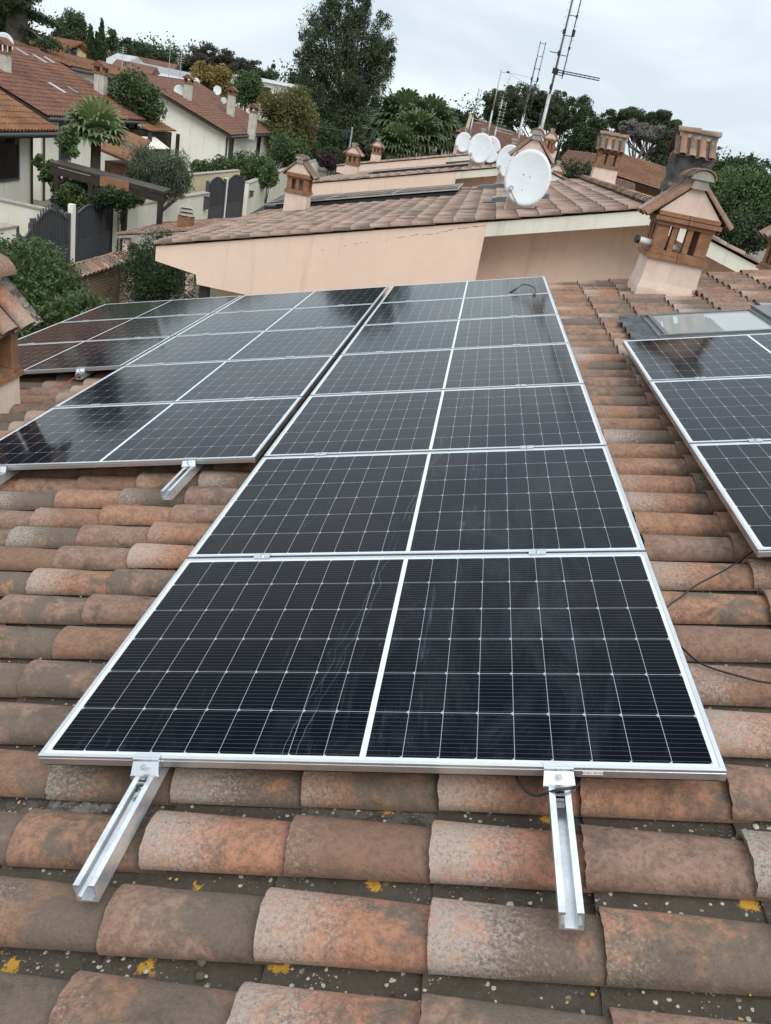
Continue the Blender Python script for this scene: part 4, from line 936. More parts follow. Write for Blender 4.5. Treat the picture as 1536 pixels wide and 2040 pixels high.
# small mossy porch roof with a vent
t = thing('porch', 'small mossy tiled porch roof with a stacked vent, behind the peach gable', 'porch', (-8.3, 24.5, GZ))
tile_mesh(0, .1, 8, 20, O=(-10.2, 24.0, -2.95), U=(math.cos(R(14)), 0, math.sin(R(14))), V=EV, N=(-math.sin(R(14)), 0, math.cos(R(14))), seg=5, seed=77, h0=0, rim=False).build('roof', tile_material('mossy_roof_tiles', channel_lichen=False, dark=.25), t, smooth=True)
b = MB(); b.hexa([(-10.15, 23.95, -3.03), (-7.4, 23.95, -2.34), (-7.4, 28.5, -2.34), (-10.15, 28.5, -3.03), (-10.15, 23.95, -2.96), (-7.4, 23.95, -2.27), (-7.4, 28.5, -2.27), (-10.15, 28.5, -2.96)]); b.build('roof_slab', M['mortar'], t)
b = MB()
for x, y in ((-9.9, 24.2), (-9.9, 28.2), (-7.8, 24.2)): b = MB(); b.box((x, y, (GZ - 3.0) / 2), (.2, .2, -3.1 - GZ + .1)); b.build('porch_pillar', M['peach_pale'], t)
vp = at(370, 445, 25.3); b = MB(); b.box((vp.x, vp.y, vp.z + .08), (.42, .42, .32)); b.build('vent_base', M['brick'], t)
b = MB()
for i in range(3): b.tube([(vp.x, vp.y, vp.z + .26 + i * .12), (vp.x, vp.y, vp.z + .335 + i * .12)], [.28 - .02 * i, .20 - .02 * i], 12)
b.build('vent_cowl', M['mortar'], t)

# ------------------------------------------------------------------ street walls and gates
XW = -11.6
def wall(label, pts, z1, th, mat, cope=True):
    t = thing('garden_wall', label, 'wall', (pts[0][0], pts[0][1], GZ), group='rendered walls along the street'); b = MB(); c = MB()
    for (a, e) in zip(pts, pts[1:]):
        A, E_ = Vector((*a, (GZ + z1) / 2)), Vector((*e, (GZ + z1) / 2)); b.bar(A, E_, th, z1 - GZ)
        c.bar(Vector((*a, z1 + .03)), Vector((*e, z1 + .03)), th + .08, .055)
    b.build('wall_face', mat, t); c.build('coping', M['mortar'], t); return t
wall('long cream street wall between the two pairs of iron gates', [(XW, 27.3), (XW, 37.0)], -2.6, .25, M['cream'])
wall('cream wall running back from the near gates below the white house', [(-11.95, 23.9), (-20.5, 24.1)], -2.62, .25, M['cream'])
wall('cream wall beyond the far gates, running to the yellow-green tree', [(-12.1, 45.3), (-13.75, 60.0), (-16, 84)], -2.6, .25, M['cream'])
wall('short white gate pier at the left edge of the photo', [(-11.9, 16.0), (-11.9, 21.0)], -2.75, .3, M['white_wall'])
wall('yellow garden wall behind the olive tree', [(-13.4, 36.0), (-13.4, 48.0)], -2.25, .2, M['yellow_wall'])
def gate(label, y0, y1, x, z0, z1, arch, n, spikes=False, solid=.45):
    t = thing('iron_gate', label, 'gate', (x, (y0 + y1) / 2, GZ), group='dark iron gates of the street'); f, bars, pn = MB(), MB(), MB()
    for y in (y0, y1): f.box((x, y, (GZ + z1 + .12) / 2), (.12, .12, z1 + .12 - GZ))
    top = lambda s: z1 - .12 + arch * math.sin(math.pi * s) if arch > 0 else z1 + arch * math.sin(math.pi * s)
    L = y1 - y0; P = [Vector((x, y0 + L * s, top(s))) for s in np.linspace(0, 1, 15)]
    for a, e in zip(P, P[1:]): f.bar(a, e + (e - a) * .02, .05, .06)
    zs = z0 + (z1 - z0) * solid
    for zz in (z0 + .08, zs): f.bar((x, y0, zz), (x, y1, zz), .05, .06)
    f.build('gate_frame', M['dark_metal'], t)
    for i in range(1, n):
        s_ = i / n; y = y0 + L * s_; bars.bar((x, y, z0 + .1), (x, y, top(s_) + (.16 if spikes else -.02)), .03, .03, (0, 1, 0))
    bars.build('bars', M['dark_metal'], t)
    pn.box((x + .01, (y0 + y1) / 2, (z0 + zs) / 2), (.012, L - .1, zs - z0)); pn.build('lower_panel', M['dark_metal'], t)
    q = MB()
    for i in range(n):                                         # sheet behind the bars follows the arched top
        s0, s1 = i / n, (i + 1) / n; ya, yb = y0 + L * s0, y0 + L * s1
        q.hexa([(x - .03, ya, zs), (x - .02, ya, zs), (x - .02, yb, zs), (x - .03, yb, zs), (x - .03, ya, top(s0) - .04), (x - .02, ya, top(s0) - .04), (x - .02, yb, top(s1) - .04), (x - .03, yb, top(s1) - .04)])
    q.build('backing_sheet', M['dark_metal'], t); return t
ya, yb, yc, yd, ye, yf = [atX(x_, y_, XW - .2).y for x_, y_ in ((32, 435), (62, 432), (136, 420), (147, 420), (205, 408), (228, 405))]
gate('narrow leaf at the left end of the near iron gates', ya, yb, XW - .2, GZ, -2.85, -.25, 5)
gate('arched iron gate leaf with spikes, left of the white post', yb + .08, yc, XW - .2, GZ, -2.72, .42, 14, True)
gate('swan-necked iron gate leaf just right of the white post', yd + .1, ye, XW - .2, GZ, -2.62, .28, 12)
gate('last narrow leaf of the near iron gates, against the cream wall', ye + .1, yf, XW - .2, GZ, -2.35, .18, 5)
ps = thing('gate_post', 'slim white post between the near iron gates', 'post', (XW - .2, (yc + yd) / 2, GZ)); b = MB(); b.box((XW - .2, (yc + yd) / 2 + .05, (GZ - 2.35) / 2), (.16, .2, -2.35 - GZ)); b.build('post_body', M['white_wall'], ps)
fa, fb, fc, fd = [atX(x_, y_, XW - .2).y for x_, y_ in ((412, 385), (447, 380), (452, 376), (487, 368))]
gate('left leaf of the far iron gates in front of the olive hedge', fa, fb, XW - .2, GZ, -2.25, .35, 12)
gate('right leaf of the far iron gates, next to the far cream wall', fc, fd, XW - .25, GZ, -2.25, .35, 12)
ps = thing('gate_post', 'slim white post between the two far gate leaves', 'post', (XW - .2, (fb + fc) / 2, GZ)); b = MB(); b.box((XW - .2, (fb + fc) / 2, (GZ - 2.1) / 2), (.14, .16, -2.1 - GZ)); b.build('post_body', M['white_wall'], ps)
for i, (x_, y_, l_) in enumerate(((239, 433, 'dark lantern beside the near gates on the cream wall'), (408, 404, 'dark letter box on the cream wall left of the far gates'), (497, 386, 'dark lantern right of the far gates'))):
    p = atX(x_, y_, XW + .13 if i < 2 else -12.0); t = thing('wall_lantern' if i != 1 else 'letter_box', l_, 'lantern' if i != 1 else 'letter box', p)
    b = MB()
    if i == 1: b.box((p.x + .08, p.y, p.z), (.14, .35, .5)); b.box((p.x + .08, p.y, p.z + .27), (.18, .4, .04))
    else: b.box((p.x + .12, p.y, p.z), (.16, .16, .26)); b.box((p.x + .12, p.y, p.z + .16), (.22, .22, .05)); b.bar((p.x, p.y, p.z - .2), (p.x + .12, p.y, p.z - .13), .04, .04)
    b.build('casing', M['dark_metal'], t)

# ------------------------------------------------------------------ houses across the street
rt = dict(rim=False, seg=5, ls=1)
M['tiles_red'] = tile_material('reddish_roof_tiles', channel_lichen=False, dark=.75, sc_=.5)
M['tiles_orange'] = surf('orange_roof_tiles', (.25, .115, .05), (.12, .052, .028), .8, .85, .4, .01, fine=(.14, .07, .04))
M['tiles_rust'] = surf('rust_brown_roof_tiles', (.165, .072, .042), (.062, .032, .025), .45, .88, .4, .01, fine=(.26, .12, .07))
def gable_house(label, e0, e1, run, rise, mat_t, mat_w, seed, drop=None, back=True, over=.6, pv=.25, pu=.38, kind='house'):
    """e0,e1 near and far corner of the street-side eave; the roof climbs away from the street"""
    e0, e1 = Vector(e0), Vector(e1); t = thing('villa', label, 'house', (e0.x, e0.y, GZ)); V = (e1 - e0); L = V.length; Vn = V.normalized()
    hx = Vector((-Vn.y, Vn.x, 0)).normalized(); U = (hx * run + Vector((0, 0, rise))); sl = U.length; Un = U.normalized(); N = Vn.cross(Un) * -1; N = N if N.z > 0 else -N
    tile_mesh(0, pv / 2, int(sl / pu), int(L / pv), O=e0, U=Un, V=Vn, N=N, seed=seed, h0=0.02, pu=pu, pv=pv, **rt).build('roof', mat_t, t, smooth=True)
    r0, r1 = e0 + U, e1 + U; k0, k1 = r0 + hx * run - Vector((0, 0, rise)), r1 + hx * run - Vector((0, 0, rise)); dn = Vector((0, 0, -.22))
    b = MB(); b.prism([e0 + dn * .2, e0 + dn, r0 + dn, k0 + dn, k0 + dn * .2, r0 + dn * .2], V); b.build('eaves_board', M['dark_wood'], t)
    tile_mesh(0, pv / 2, int(sl / pu), int(L / pv), O=k0, U=(r0 - k0).normalized(), V=Vn, N=Vector((-N.x, -N.y, N.z)), seed=seed + 1, h0=.02, pu=pu, pv=pv, **rt).build('back_roof', mat_t, t, smooth=True)
    ridge_mesh(r0 + Vector((0, 0, .02)), r1 + Vector((0, 0, .02)), seed).build('ridge', mat_t, t, smooth=True)
    w0 = e0 + hx * over + Vn * over; q = over / run * rise - .24; s_ = run - over
    pr = [Vector((w0.x, w0.y, GZ)), Vector((w0.x, w0.y, w0.z + q)), w0 + hx * s_ + Vector((0, 0, rise - .24)), w0 + hx * 2 * s_ + Vector((0, 0, q)), Vector(((w0 + hx * 2 * s_).x, (w0 + hx * 2 * s_).y, GZ))]
    b = MB(); b.prism([pr[0], pr[4], pr[3], pr[2], pr[1]], V - Vn * 2 * over); b.build('wall', mat_w, t)
    b = MB(); b.tube([e0 + Vector((.06, 0, -.09)), e1 + Vector((.06, 0, -.09))], .07, 8); b.build('gutter', M['dark_metal'], t)
    return t, Un, Vn, hx, N
def opening(parent, p, w, h, vn, hx, name='window', frame='dark_metal', pane='dark_win', sill=True):
    """a framed opening: p = lower middle on the wall face"""
    p = Vector(p); out = -hx; b = MB(); z = Vector((0, 0, 1))
    for a, e, ww, hh in ((p - vn * w / 2, p - vn * w / 2 + z * h, .07, .08), (p + vn * w / 2, p + vn * w / 2 + z * h, .07, .08)): b.bar(a + out * .02, e + out * .02, ww, hh, vn)
    for zz in (0, h): b.bar(p - vn * (w / 2 + .035) + z * zz + out * .024, p + vn * (w / 2 + .035) + z * zz + out * .024, .08, .07)
    f = b.build(name, M[frame], parent)
    b = MB(); b.bar(p - vn * w / 2 + z * h / 2 + out * .004, p + vn * w / 2 + z * h / 2 + out * .004, .03, h - .04); b.build('pane', M[pane], f)
    return f
eA1 = atX(120, 262, -16.0); eA0 = Vector((-15.4, eA1.y - 14, eA1.z - .15))
tA, UA, VA_, hA, NA = gable_house('white villa at the left edge with an orange tiled roof and dark window', eA0, eA1, 6.4, 2.6, M['tiles_orange'], M['white_wall'], 81, over=.75)
def onface(x_, y_, e0, hx, over):
    d = BAS @ Vector(((x_ - 768) / FPX, -(y_ - 1020) / FPX, -1)); o_ = e0 + hx * over; return CW + d * ((o_ - CW).dot(hx) / d.dot(hx))
opening(tA, onface(16, 358, eA0, hA, .75), 1.5, 1.5, VA_, hA)
wp = onface(22, 277, eA0, hA, .75); b = MB(); b.box((wp.x + .12, wp.y, wp.z), (.18, .2, .3)); b.build('wall_lamp', M['dark_metal'], tA)
eB0 = atX(95, 232, -18.4); eB1 = atX(300, 241, -18.9)
tB, UB, VB, hB, NB = gable_house('white villa with a broad rusty red roof behind the garden palm', eB0, eB1, 6.6, 2.45, M['tiles_rust'], M['white_wall'], 83)
for x_, y_, w_, h_ in ((128, 318, 1.1, 2.0), (243, 300, 1.5, 1.35)):
    opening(tB, onface(x_, y_, eB0, hB, .6), w_, h_, VB, hB)
for x_, y_, l_, w_ in ((42, 108, .7, .3), (78, 122, .75, .28), (97, 124, .6, .25), (112, 180, .9, .32), (143, 184, .6, .3)):
    d = BAS @ Vector(((x_ - 768) / FPX, -(y_ - 1020) / FPX, -1)); s_ = (eB0 - CW).dot(NB) / d.dot(NB); p = CW + d * s_ + NB * .10
    b = MB(); b.bar(p - UB * l_ / 2, p + UB * l_ / 2, w_, .10, NB); b.build('roof_window', M['alu'] if x_ != 143 else M['skylight'], tB)
def simple_chimney(parent_thing, x_, y_, Y, h, label):
    p = at(x_, y_, Y); t = thing('villa_chimney', label, 'chimney', p, group='stained chimneys of the villas'); b = MB(); b.box((p.x, p.y, p.z + h / 2 - .4), (.55, .5, h + .8)); b.build('stack', surf('stained_plaster', (.60, .57, .50), (.40, .37, .32), 3, .9, .2, streak=(.12, .10, .085, .9)) if 'stained_plaster' not in bpy.data.materials else bpy.data.materials['stained_plaster'], t)
    b = MB()
    for sx in (-1, 1):
        for sy in (-1, 1): b.box((p.x + sx * .24, p.y + sy * .2, p.z + h + .15), (.12, .12, .32))
    b.box((p.x, p.y, p.z + h + .02), (.72, .66, .07)); b.build('cowl_post', M['brick'], t)
    b = MB(); b.prism([(p.x - .46, p.y - .42, p.z + h + .30), (p.x + .46, p.y - .42, p.z + h + .30), (p.x, p.y - .42, p.z + h + .62)], (0, .84, 0)); b.build('cowl_roof', M['tiles_rust'], t)
    return t
simple_chimney(tB, 6, 160, 38.5, 1.15, 'stained chimney at the left edge on the rusty red roof')
simple_chimney(tB, 200, 186, 47.0, 1.0, 'stained chimney on the far end of the rusty red roof')
eC0 = atX(461, 270, -18.6); eC1 = at(557, 265, 80)
tC, UC, VC, hC, NC = gable_house('white gabled villa with a red tiled roof, left of the yellow-green tree', eC0, eC1, 8.0, 2.75, M['tiles_red'], M['white_wall'], 85, over=.55)
for x_, y_, w_, h_ in ((457, 322, 1.1, 2.1), (512, 312, 1.2, 2.0)):
    opening(tC, onface(x_, y_, eC0, hC, .55), w_, h_, VC, hC)
for x_, y_, Y, h, l_ in ((373, 203, 67, 1.3, 'chimney on the red roof just right of the big villa dish'), (460, 215, 72, 1.0, 'chimney on the red roof beside the little dish'), (502, 256, 68.5, 1.2, 'lowest chimney near the eaves of the red roof'), (518, 228, 84, 1.0, 'chimney beyond the end of the red roof')): simple_chimney(tC, x_, y_, Y, h, l_)
for x_, y_, Y, r_, l_ in ((357, 182, 67, .42, 'largest villa dish, left of the chimney on the red roof'), (433, 180, 75, .34, 'upper right villa dish on the red roof'), (446, 200, 73, .24, 'smallest villa dish low on the red roof'), (391, 163, 90, .34, 'villa dish on the ridge of the red roof'), (8, 86, 39.5, .42, 'dish at the top left edge above the rusty roof')):
    dish(l_, px(x_, y_, Y), r_, r_ * 1.08, R(20), R(-10), .4)
for t_, e_, h_, V_, ov in ((tA, eA1, hA, VA_, .75), (tB, eB0, hB, VB, .6), (tB, eB1, hB, VB, .6), (tC, eC0, hC, VC, .55)):
    p = e_ + h_ * (ov - .07) + V_ * (-(ov + .2) if e_ in (eA1, eB1) else ov + .2); b = MB(); b.tube([(p.x, p.y, GZ), (p.x, p.y, e_.z - .25), tuple(p - h_ * (ov - .1) + Vector((0, 0, -.12)))], .05, 8); b.build('downpipe', M['dark_wood'], t_)
# porch between the two villas
t = thing('villa_porch', 'dark porch with a small tiled roof and pale awning between the two villas', 'porch', (-17.8, 50, GZ))
q0, q1 = atX(300, 262, -18.0), atX(352, 262, -18.0)
tile_mesh(0, .12, 5, int((q1.y - q0.y) / .25), O=q0, U=(-math.cos(R(18)), 0, math.sin(R(18))), V=(q1 - q0).normalized(), N=(math.sin(R(18)), 0, math.cos(R(18))), seed=90, pv=.25, pu=.38, **rt).build('porch_roof', M['tiles_orange'], t, smooth=True)
b = MB(); b.box((-20.2, (q0.y + q1.y) / 2, (GZ + q0.z) / 2), (3.6, q1.y - q0.y + .6, q0.z - GZ - .1)); b.build('porch_shade_block', M['dark_wood'], t)  # solid dark block painted as the shade inside the open porch
b = MB(); b.prism([(-18.2, q0.y - 2.4, q0.z - .30), (-17.3, q0.y - 2.4, q0.z - .75), (-17.3, q0.y - 2.4, q0.z - .78), (-18.2, q0.y - 2.4, q0.z - .35)], (0, 3.6, 0)); b.build('awning', M['cream'], t)
b = MB()
for y in (q0.y - .3, q0.y + 2.2, q1.y): b = MB(); b.box((-17.9, y, (GZ + q0.z) / 2), (.18, .18, q0.z - GZ - .1)); b.build('porch_post', M['dark_wood'], t)
# long white villa behind with a gutter, and the beige gabled house on the rise
eD0, eD1 = at(141, 133, 52), at(330, 172, 84)
gable_house('white villa with a mossy orange roof edge behind the rusty red roof', eD0, eD1, 4.2, .75, M['tiles_orange'], M['white_wall'], 92, over=.5)
t = thing('hill_house', 'beige gabled house with an orange roof below the cedar and the eucalypts', 'house', (at(150, 118, 82).x, 82, GZ))
sh_ = Vector((-13, 5, -.2)); g = [at(x_, y_, 82) for x_, y_ in ((123, 101), (158, 86), (172, 104), (168, 150), (123, 150))]
b = MB(); b.prism([g[0], g[3 + 1], g[3], g[2], g[1]], sh_); b.build('wall', surf('beige_render', (.50, .42, .27), (.44, .36, .23), 1, .9, .1), t)
upz = Vector((0, 0, .18)); fo = Vector((.5, -.4, 0)); lo_ = at(117, 105, 82)
b = MB(); b.hexa([lo_ + fo, g[1] + fo, g[1] + sh_, lo_ + sh_, lo_ + fo + upz, g[1] + fo + upz, g[1] + sh_ + upz, lo_ + sh_ + upz]); r2 = at(176, 107, 82)
b.hexa([g[1] + fo + Vector((.01, 0, 0)), r2 + fo, r2 + sh_, g[1] + sh_ + Vector((.01, 0, 0)), g[1] + fo + upz + Vector((.01, 0, 0)), r2 + fo + upz, r2 + sh_ + upz, g[1] + sh_ + upz + Vector((.01, 0, 0))]); b.build('roof', M['tiles_orange'], t)
p = at(147, 107, 81.9); b = MB(); b.box(p, (.5, .12, 1.0)); b.build('window', M['dark_win'], t)
def far_house(label, x_, y_, Y, w, h, d, rise, mw, mt_, yaw=0.0):
    p = at(x_, y_, Y); t = thing('far_house', label, 'house', (p.x, p.y, GZ), (0, 0, yaw)); z1 = p.z - GZ
    b = MB(); b.box((0, d / 2, z1 / 2), (w, d, z1)); b.build('wall', M[mw], t, local=True)
    b = MB(); b.prism([(-w / 2 - .4, -.4, z1 + .003), (w / 2 + .4, -.4, z1 + .003), (w / 2 + .4, d / 2, z1 + rise), (-w / 2 - .4, d / 2, z1 + rise)][:0] or [(-w / 2 - .4, -.4, z1 + .003), (-w / 2 - .4, d + .4, z1 + .003), (-w / 2 - .4, d / 2, z1 + rise)], (w + .8, 0, 0)); b.build('roof', M[mt_], t, local=True)
    b = MB(); n_ = max(1, int(w / 3))
    for i in range(n_): b.box((-w / 2 + w * (i + .5) / n_, -.02, z1 - 1.1), (.9, .06, 1.1))
    b.build('window', M['dark_win'], t, local=True); return t
M['roof_grey'] = surf('grey_roof_sheet', (.20, .21, .22), (.30, .31, .32), 2, .7, .1)
M['roof_white'] = surf('white_roof', (.46, .47, .48), (.36, .37, .38), 2, .8, .1)
for a in (('white modern house with sloping white roofs right of the cypresses', 224, 128, 118, 3.2, 3, 5, 1.5, 'white_wall', 'roof_white', R(-25)),
          ('small terracotta-roofed house just right of the white modern house', 262, 140, 105, 4.0, 3, 6, .9, 'peach', 'tiles_rust', .2),
          ('far house with rusty roof below the dark pines', 292, 140, 120, 6, 3, 6, 1.5, 'yellow_wall', 'tiles_rust', .1),
          ('far grey-roofed house left of the round stone pine', 322, 150, 112, 6, 3, 7, 1.0, 'white_wall', 'roof_grey', .15),
          ('far white-roofed house beneath the two thin aerials', 346, 160, 104, 3.4, 3, 5, .5, 'white_wall', 'roof_white', .1),
          ('long white flat building between the villa and the yellow-green tree', 535, 165, 120, 11, 3, 8, .5, 'white_wall', 'roof_white', R(-8))): far_house(*a)
for x_, y_, Y, h, l_ in ((336, 150, 100, 3.6, 'thin distant aerial left of the round stone pine'), (358, 158, 98, 2.7, 'second thin distant aerial, nearer the stone pine'), (243, 150, 95, 2.8, 'thin aerial below the small dark pine')):
    p = at(x_, y_, Y); t = thing('distant_aerial', l_, 'antenna', p); b = MB(); b.tube([p - Vector((0, 0, 1)), p + Vector((0, 0, h))], .035, 6); b.build('pole', M['galv'], t)
    b = MB()
    for i in range(5): b.bar(p + Vector((-.35, 0, h - .15 - .22 * i)), p + Vector((.45, 0, h - .12 - .22 * i)), .03, .03)
    b.build('element', M['galv'], t)

# pergola and shed in the garden
t = thing('pergola', 'dark timber pergola roof in the garden behind the near gates', 'pergola', (-12, 27.5, GZ))
a0, a1 = at(98, 322, 27.0), at(326, 382, 27.0); bk = Vector((-.15, 1.1, .02))
b = MB(); b.hexa([a0 + Vector((0, 0, -.10)), a1 + Vector((0, 0, -.10)), a1 + bk + Vector((0, 0, -.10)), a0 + bk + Vector((0, 0, -.10)), a0, a1, a1 + bk, a0 + bk]); b.build('pergola_roof', M['dark_wood'], t)
b = MB(); b.bar(a0 + Vector((.02, .06, -.25)), a1 + Vector((-.02, .06, -.25)), .10, .24)
for s_ in (0.06, .36, .66, .97): q = a0.lerp(a1, s_); b.bar((q.x, q.y + .1, GZ), (q.x, q.y + .1, q.z - .2), .16, .16, (0, 1, 0)); b.bar((q.x, q.y + .12, q.z - .7), (q.x + .5, q.y + .12, q.z - .2), .09, .09)
b.build('post', M['dark_wood'], t)
b = MB(); q = at(228, 366, 26.9); b.box(q, (1.0, .05, .32)); b.build('name_board', M['brick'], t)
b = MB()
for x_, y_ in ((175, 385), (182, 398), (165, 372)): q = at(x_, y_, 28.0); b.box(q, (.5, .5, .6))
o = b.build('garden_chairs', M['dark_metal'], t)
t = thing('garden_shed', 'wooden shed with an orange tiled roof right of the garden palm', 'shed', (-13.3, 33, GZ))
s0, s1 = at(196, 300, 33), at(258, 326, 33); b = MB(); b.hexa([s0, s1, s1 + Vector((-.2, 2.6, .75)), s0 + Vector((-.2, 2.6, .75)), s0 + Vector((0, 0, .1)), s1 + Vector((0, 0, .1)), s1 + Vector((-.2, 2.6, .85)), s0 + Vector((-.2, 2.6, .85))]); b.build('roof', M['tiles_orange'], t)
b = MB(); mid = (s0 + s1) / 2; b.box((mid.x, mid.y + 1.3, (GZ + s1.z - .1) / 2), (abs(s1.x - s0.x) - .3, 2.0, s1.z - .1 - GZ)); b.build('wall', surf('shed_wood', (.20, .10, .05), (.13, .065, .035), 3, .8, .3), t)

# orange and red roofs on the right
def roof_house(label, quad, Y, Yb, mat_t, seed, rows, cols, wall='peach'):
    """quad: pixel corners eave-left, eave-right at Y, ridge-right, ridge-left at Yb"""
    e0, e1, r1, r0 = at(*quad[0], Y), at(*quad[1], Y), at(*quad[2], Yb), at(*quad[3], Yb)
    t = thing('tiled_house', label, 'house', (e0.x, e0.y, GZ)); Vn = (e1 - e0); Un = (r0 - e0); N = Vn.cross(Un).normalized(); N = N if N.z > 0 else -N
    L, sl = Vn.length, Un.length; pv = L / cols; pu = sl / rows
    tile_mesh(0, pv / 2, rows, cols, O=e0, U=Un.normalized(), V=Vn.normalized(), N=N, seed=seed, h0=.02, pu=pu, pv=pv, **rt).build('roof', mat_t, t, smooth=True)
    b = MB(); d_ = N * -.12; b.hexa([e0 + d_, e1 + d_, e1 + Un + d_, r0 + d_, e0 + d_ * .1, e1 + d_ * .1, e1 + Un + d_ * .1, r0 + d_ * .1]); b.build('roof_slab', M['dark_wood'], t)
    b = MB(); i0, i1 = e0 + (r0 - e0) * .12, e1 + Un * .12; zt = min(i0.z, i1.z) - .25
    b.hexa([(i0.x, i0.y, GZ), (i1.x, i1.y, GZ), (i1.x + Un.x, i1.y + Un.y, GZ), (r0.x, r0.y, GZ), (i0.x, i0.y, i0.z - .2), (i1.x, i1.y, i1.z - .2), ((e1 + Un).x, (e1 + Un).y, (e1 + Un).z - .2), (r0.x, r0.y, r0.z - .2)]); b.build('wall', M[wall], t); return t
roof_house('house with a clean orange tiled roof between the two big chimneys', [(1222, 350), (1330, 384), (1360, 338), (1236, 306)], 42, 47, M['tiles_orange'], 95, 14, 26, 'brick')
roof_house('house with a blotchy red tiled roof behind the antenna masts', [(905, 262), (1075, 322), (1100, 285), (955, 240)], 58, 64, M['tiles_red'], 96, 16, 40)
roof_house('ivy-patched red tiled roof right of the nearest dish', [(1085, 352), (1240, 372), (1215, 330), (1130, 300)], 52, 57, M['tiles_red'], 97, 16, 30)
roof_house('red brown wall-like roof just below the ivy-patched one', [(1190, 372), (1262, 395), (1262, 366), (1196, 346)], 33, 36, M['tiles_red'], 98, 8, 14)
# ------------------------------------------------------------------ palms
def fan_palm(label, base, top, fr, nf, seed, tr=.16, skirt=True, mt_='palm'):
    rg = random.Random(seed); t = thing('fan_palm', label, 'palm tree', base); b = MB(); B0, T = Vector(base), Vector(top)
    b.tube([B0, B0.lerp(T, .5), T], [tr * 1.25, tr, tr * .95], 10); b.build('trunk', M['bark'], t, smooth=True)
    V, F, C = [], [], []
    for i in range(nf):
        az = 2.4 * i + rg.uniform(-.3, .3); el = math.asin(max(-.95, min(.98, 1 - 2 * ((i + .5) / nf) * (.80 if skirt else .62)))) ; el += rg.uniform(-.1, .1)
        d = Vector((math.cos(az) * math.cos(el), math.sin(az) * math.cos(el), math.sin(el))); pl_ = fr * rg.uniform(.45, .6)
        hub = T + d * pl_ + Vector((0, 0, -.12 * pl_)); sd_ = d.cross(Vector((0, 0, 1))).normalized() if abs(d.z) < .97 else Vector((1, 0, 0)); nrm = sd_.cross(d).normalized()
        cr = rg.random(); k = len(V); w = .02 * fr
        V += [T + sd_ * w, T - sd_ * w, hub - sd_ * w, hub + sd_ * w]; F.append((k, k + 1, k + 2, k + 3)); C += [(cr, .4, 0, 0)] * 4
        m_ = 15
        for j in range(m_):
            a = (j / (m_ - 1) - .5) * R(215); ln = fr * (.62 + .18 * math.cos(a)) * rg.uniform(.9, 1.08)
            dd = (d * math.cos(a) + sd_ * math.sin(a) + nrm * (.10 - .10 * abs(a))).normalized(); sw = dd.cross(nrm).normalized() * fr * .062
            p1 = hub + dd * ln * .5; p2 = hub + dd * ln * .82 + Vector((0, 0, -.10 * ln * rg.uniform(.6, 1.4))); p3 = hub + dd * ln * .98 + Vector((0, 0, -.26 * ln * rg.uniform(.6, 1.5)))
            fold = nrm * fr * .02 * (1 if j % 2 else -1); k = len(V)
            V += [hub - sw * .2, hub + sw * .2, p1 + sw + fold, p1 - sw - fold, p2 + sw * .7, p2 - sw * .7, p3, p3 + sw * .1]
            F += [(k, k + 1, k + 2, k + 3), (k + 3, k + 2, k + 4, k + 5), (k + 5, k + 4, k + 7, k + 6)]; C += [(min(1, cr * .6 + rg.random() * .4), rg.random() ** 3 * (1 if el > -.2 else 2), 0, 0)] * 8
    mb = MB(); mb.raw([tuple(v) for v in V], np.array(F), np.clip(np.array(C), 0, 1)); mb.build('fronds', G[mt_], t); return t
p = at(192, 262, 31); fan_palm('single fan palm in the garden in front of the rusty red roof', (p.x, p.y, GZ), (p.x, p.y, p.z), 1.12, 26, 11, .19, False, 'palm_light')
for i, (x_, y_, Y, fr, l_) in enumerate(((800, 236, 64, 1.95, 'left fan palm of the dense group in the middle distance'), (855, 245, 62, 1.75, 'right fan palm of the dense group'), (828, 268, 58, 1.7, 'low front fan palm of the dense group'), (772, 268, 68, 1.75, 'lowest left fan palm of the dense group, by the tall dark tree'), (880, 268, 66, 1.6, 'fan palm at the right end of the dense group, near the dishes'), (790, 288, 56, 1.3, 'small fan palm at the foot of the dense group'))):
    p = at(x_, y_, Y); fan_palm(l_, (p.x + .2, p.y, GZ), tuple(p), fr, 40, 20 + i, .2)

# ------------------------------------------------------------------ trees
ptree('poplar', 'very tall dense grey-green tree rising above all roofs in the middle', 'tree', 700, 200, 95,
      [(618, 95, 24, 58), (608, 150, 14, 40), (655, 45, 22, 60), (668, 20, 18, 40), (704, 36, 24, 52), (722, 10, 16, 30), (757, 80, 22, 48), (768, 130, 13, 50), (640, 165, 34, 60), (690, 120, 40, 72), (742, 150, 32, 62), (655, 235, 40, 60), (712, 215, 46, 68), (690, 285, 72, 48), (748, 245, 26, 42), (632, 275, 26, 40), (745, 290, 34, 34)],
      G['poplar'], 95000, 4.6, 51, 14, nc=900, spread=.13, width=.36, nbr=3, droop=.7, shell=.5)
ptree('golden_tree', 'yellow-green tree at the end of the red-roofed villa', 'tree', 575, 260, 78, [(572, 215, 46, 45), (560, 260, 42, 45), (590, 255, 34, 52), (545, 205, 25, 22)], G['gold'], 24000, 4.6, 52, 8, nc=150, spread=.18, nbr=3)
ptree('green_shrub', 'bright green shrub at the foot of the yellow-green tree', 'shrub', 575, 310, 70, [(575, 305, 45, 28), (605, 298, 18, 22)], G['green'], 7000, 5, 53, 6, nc=60)
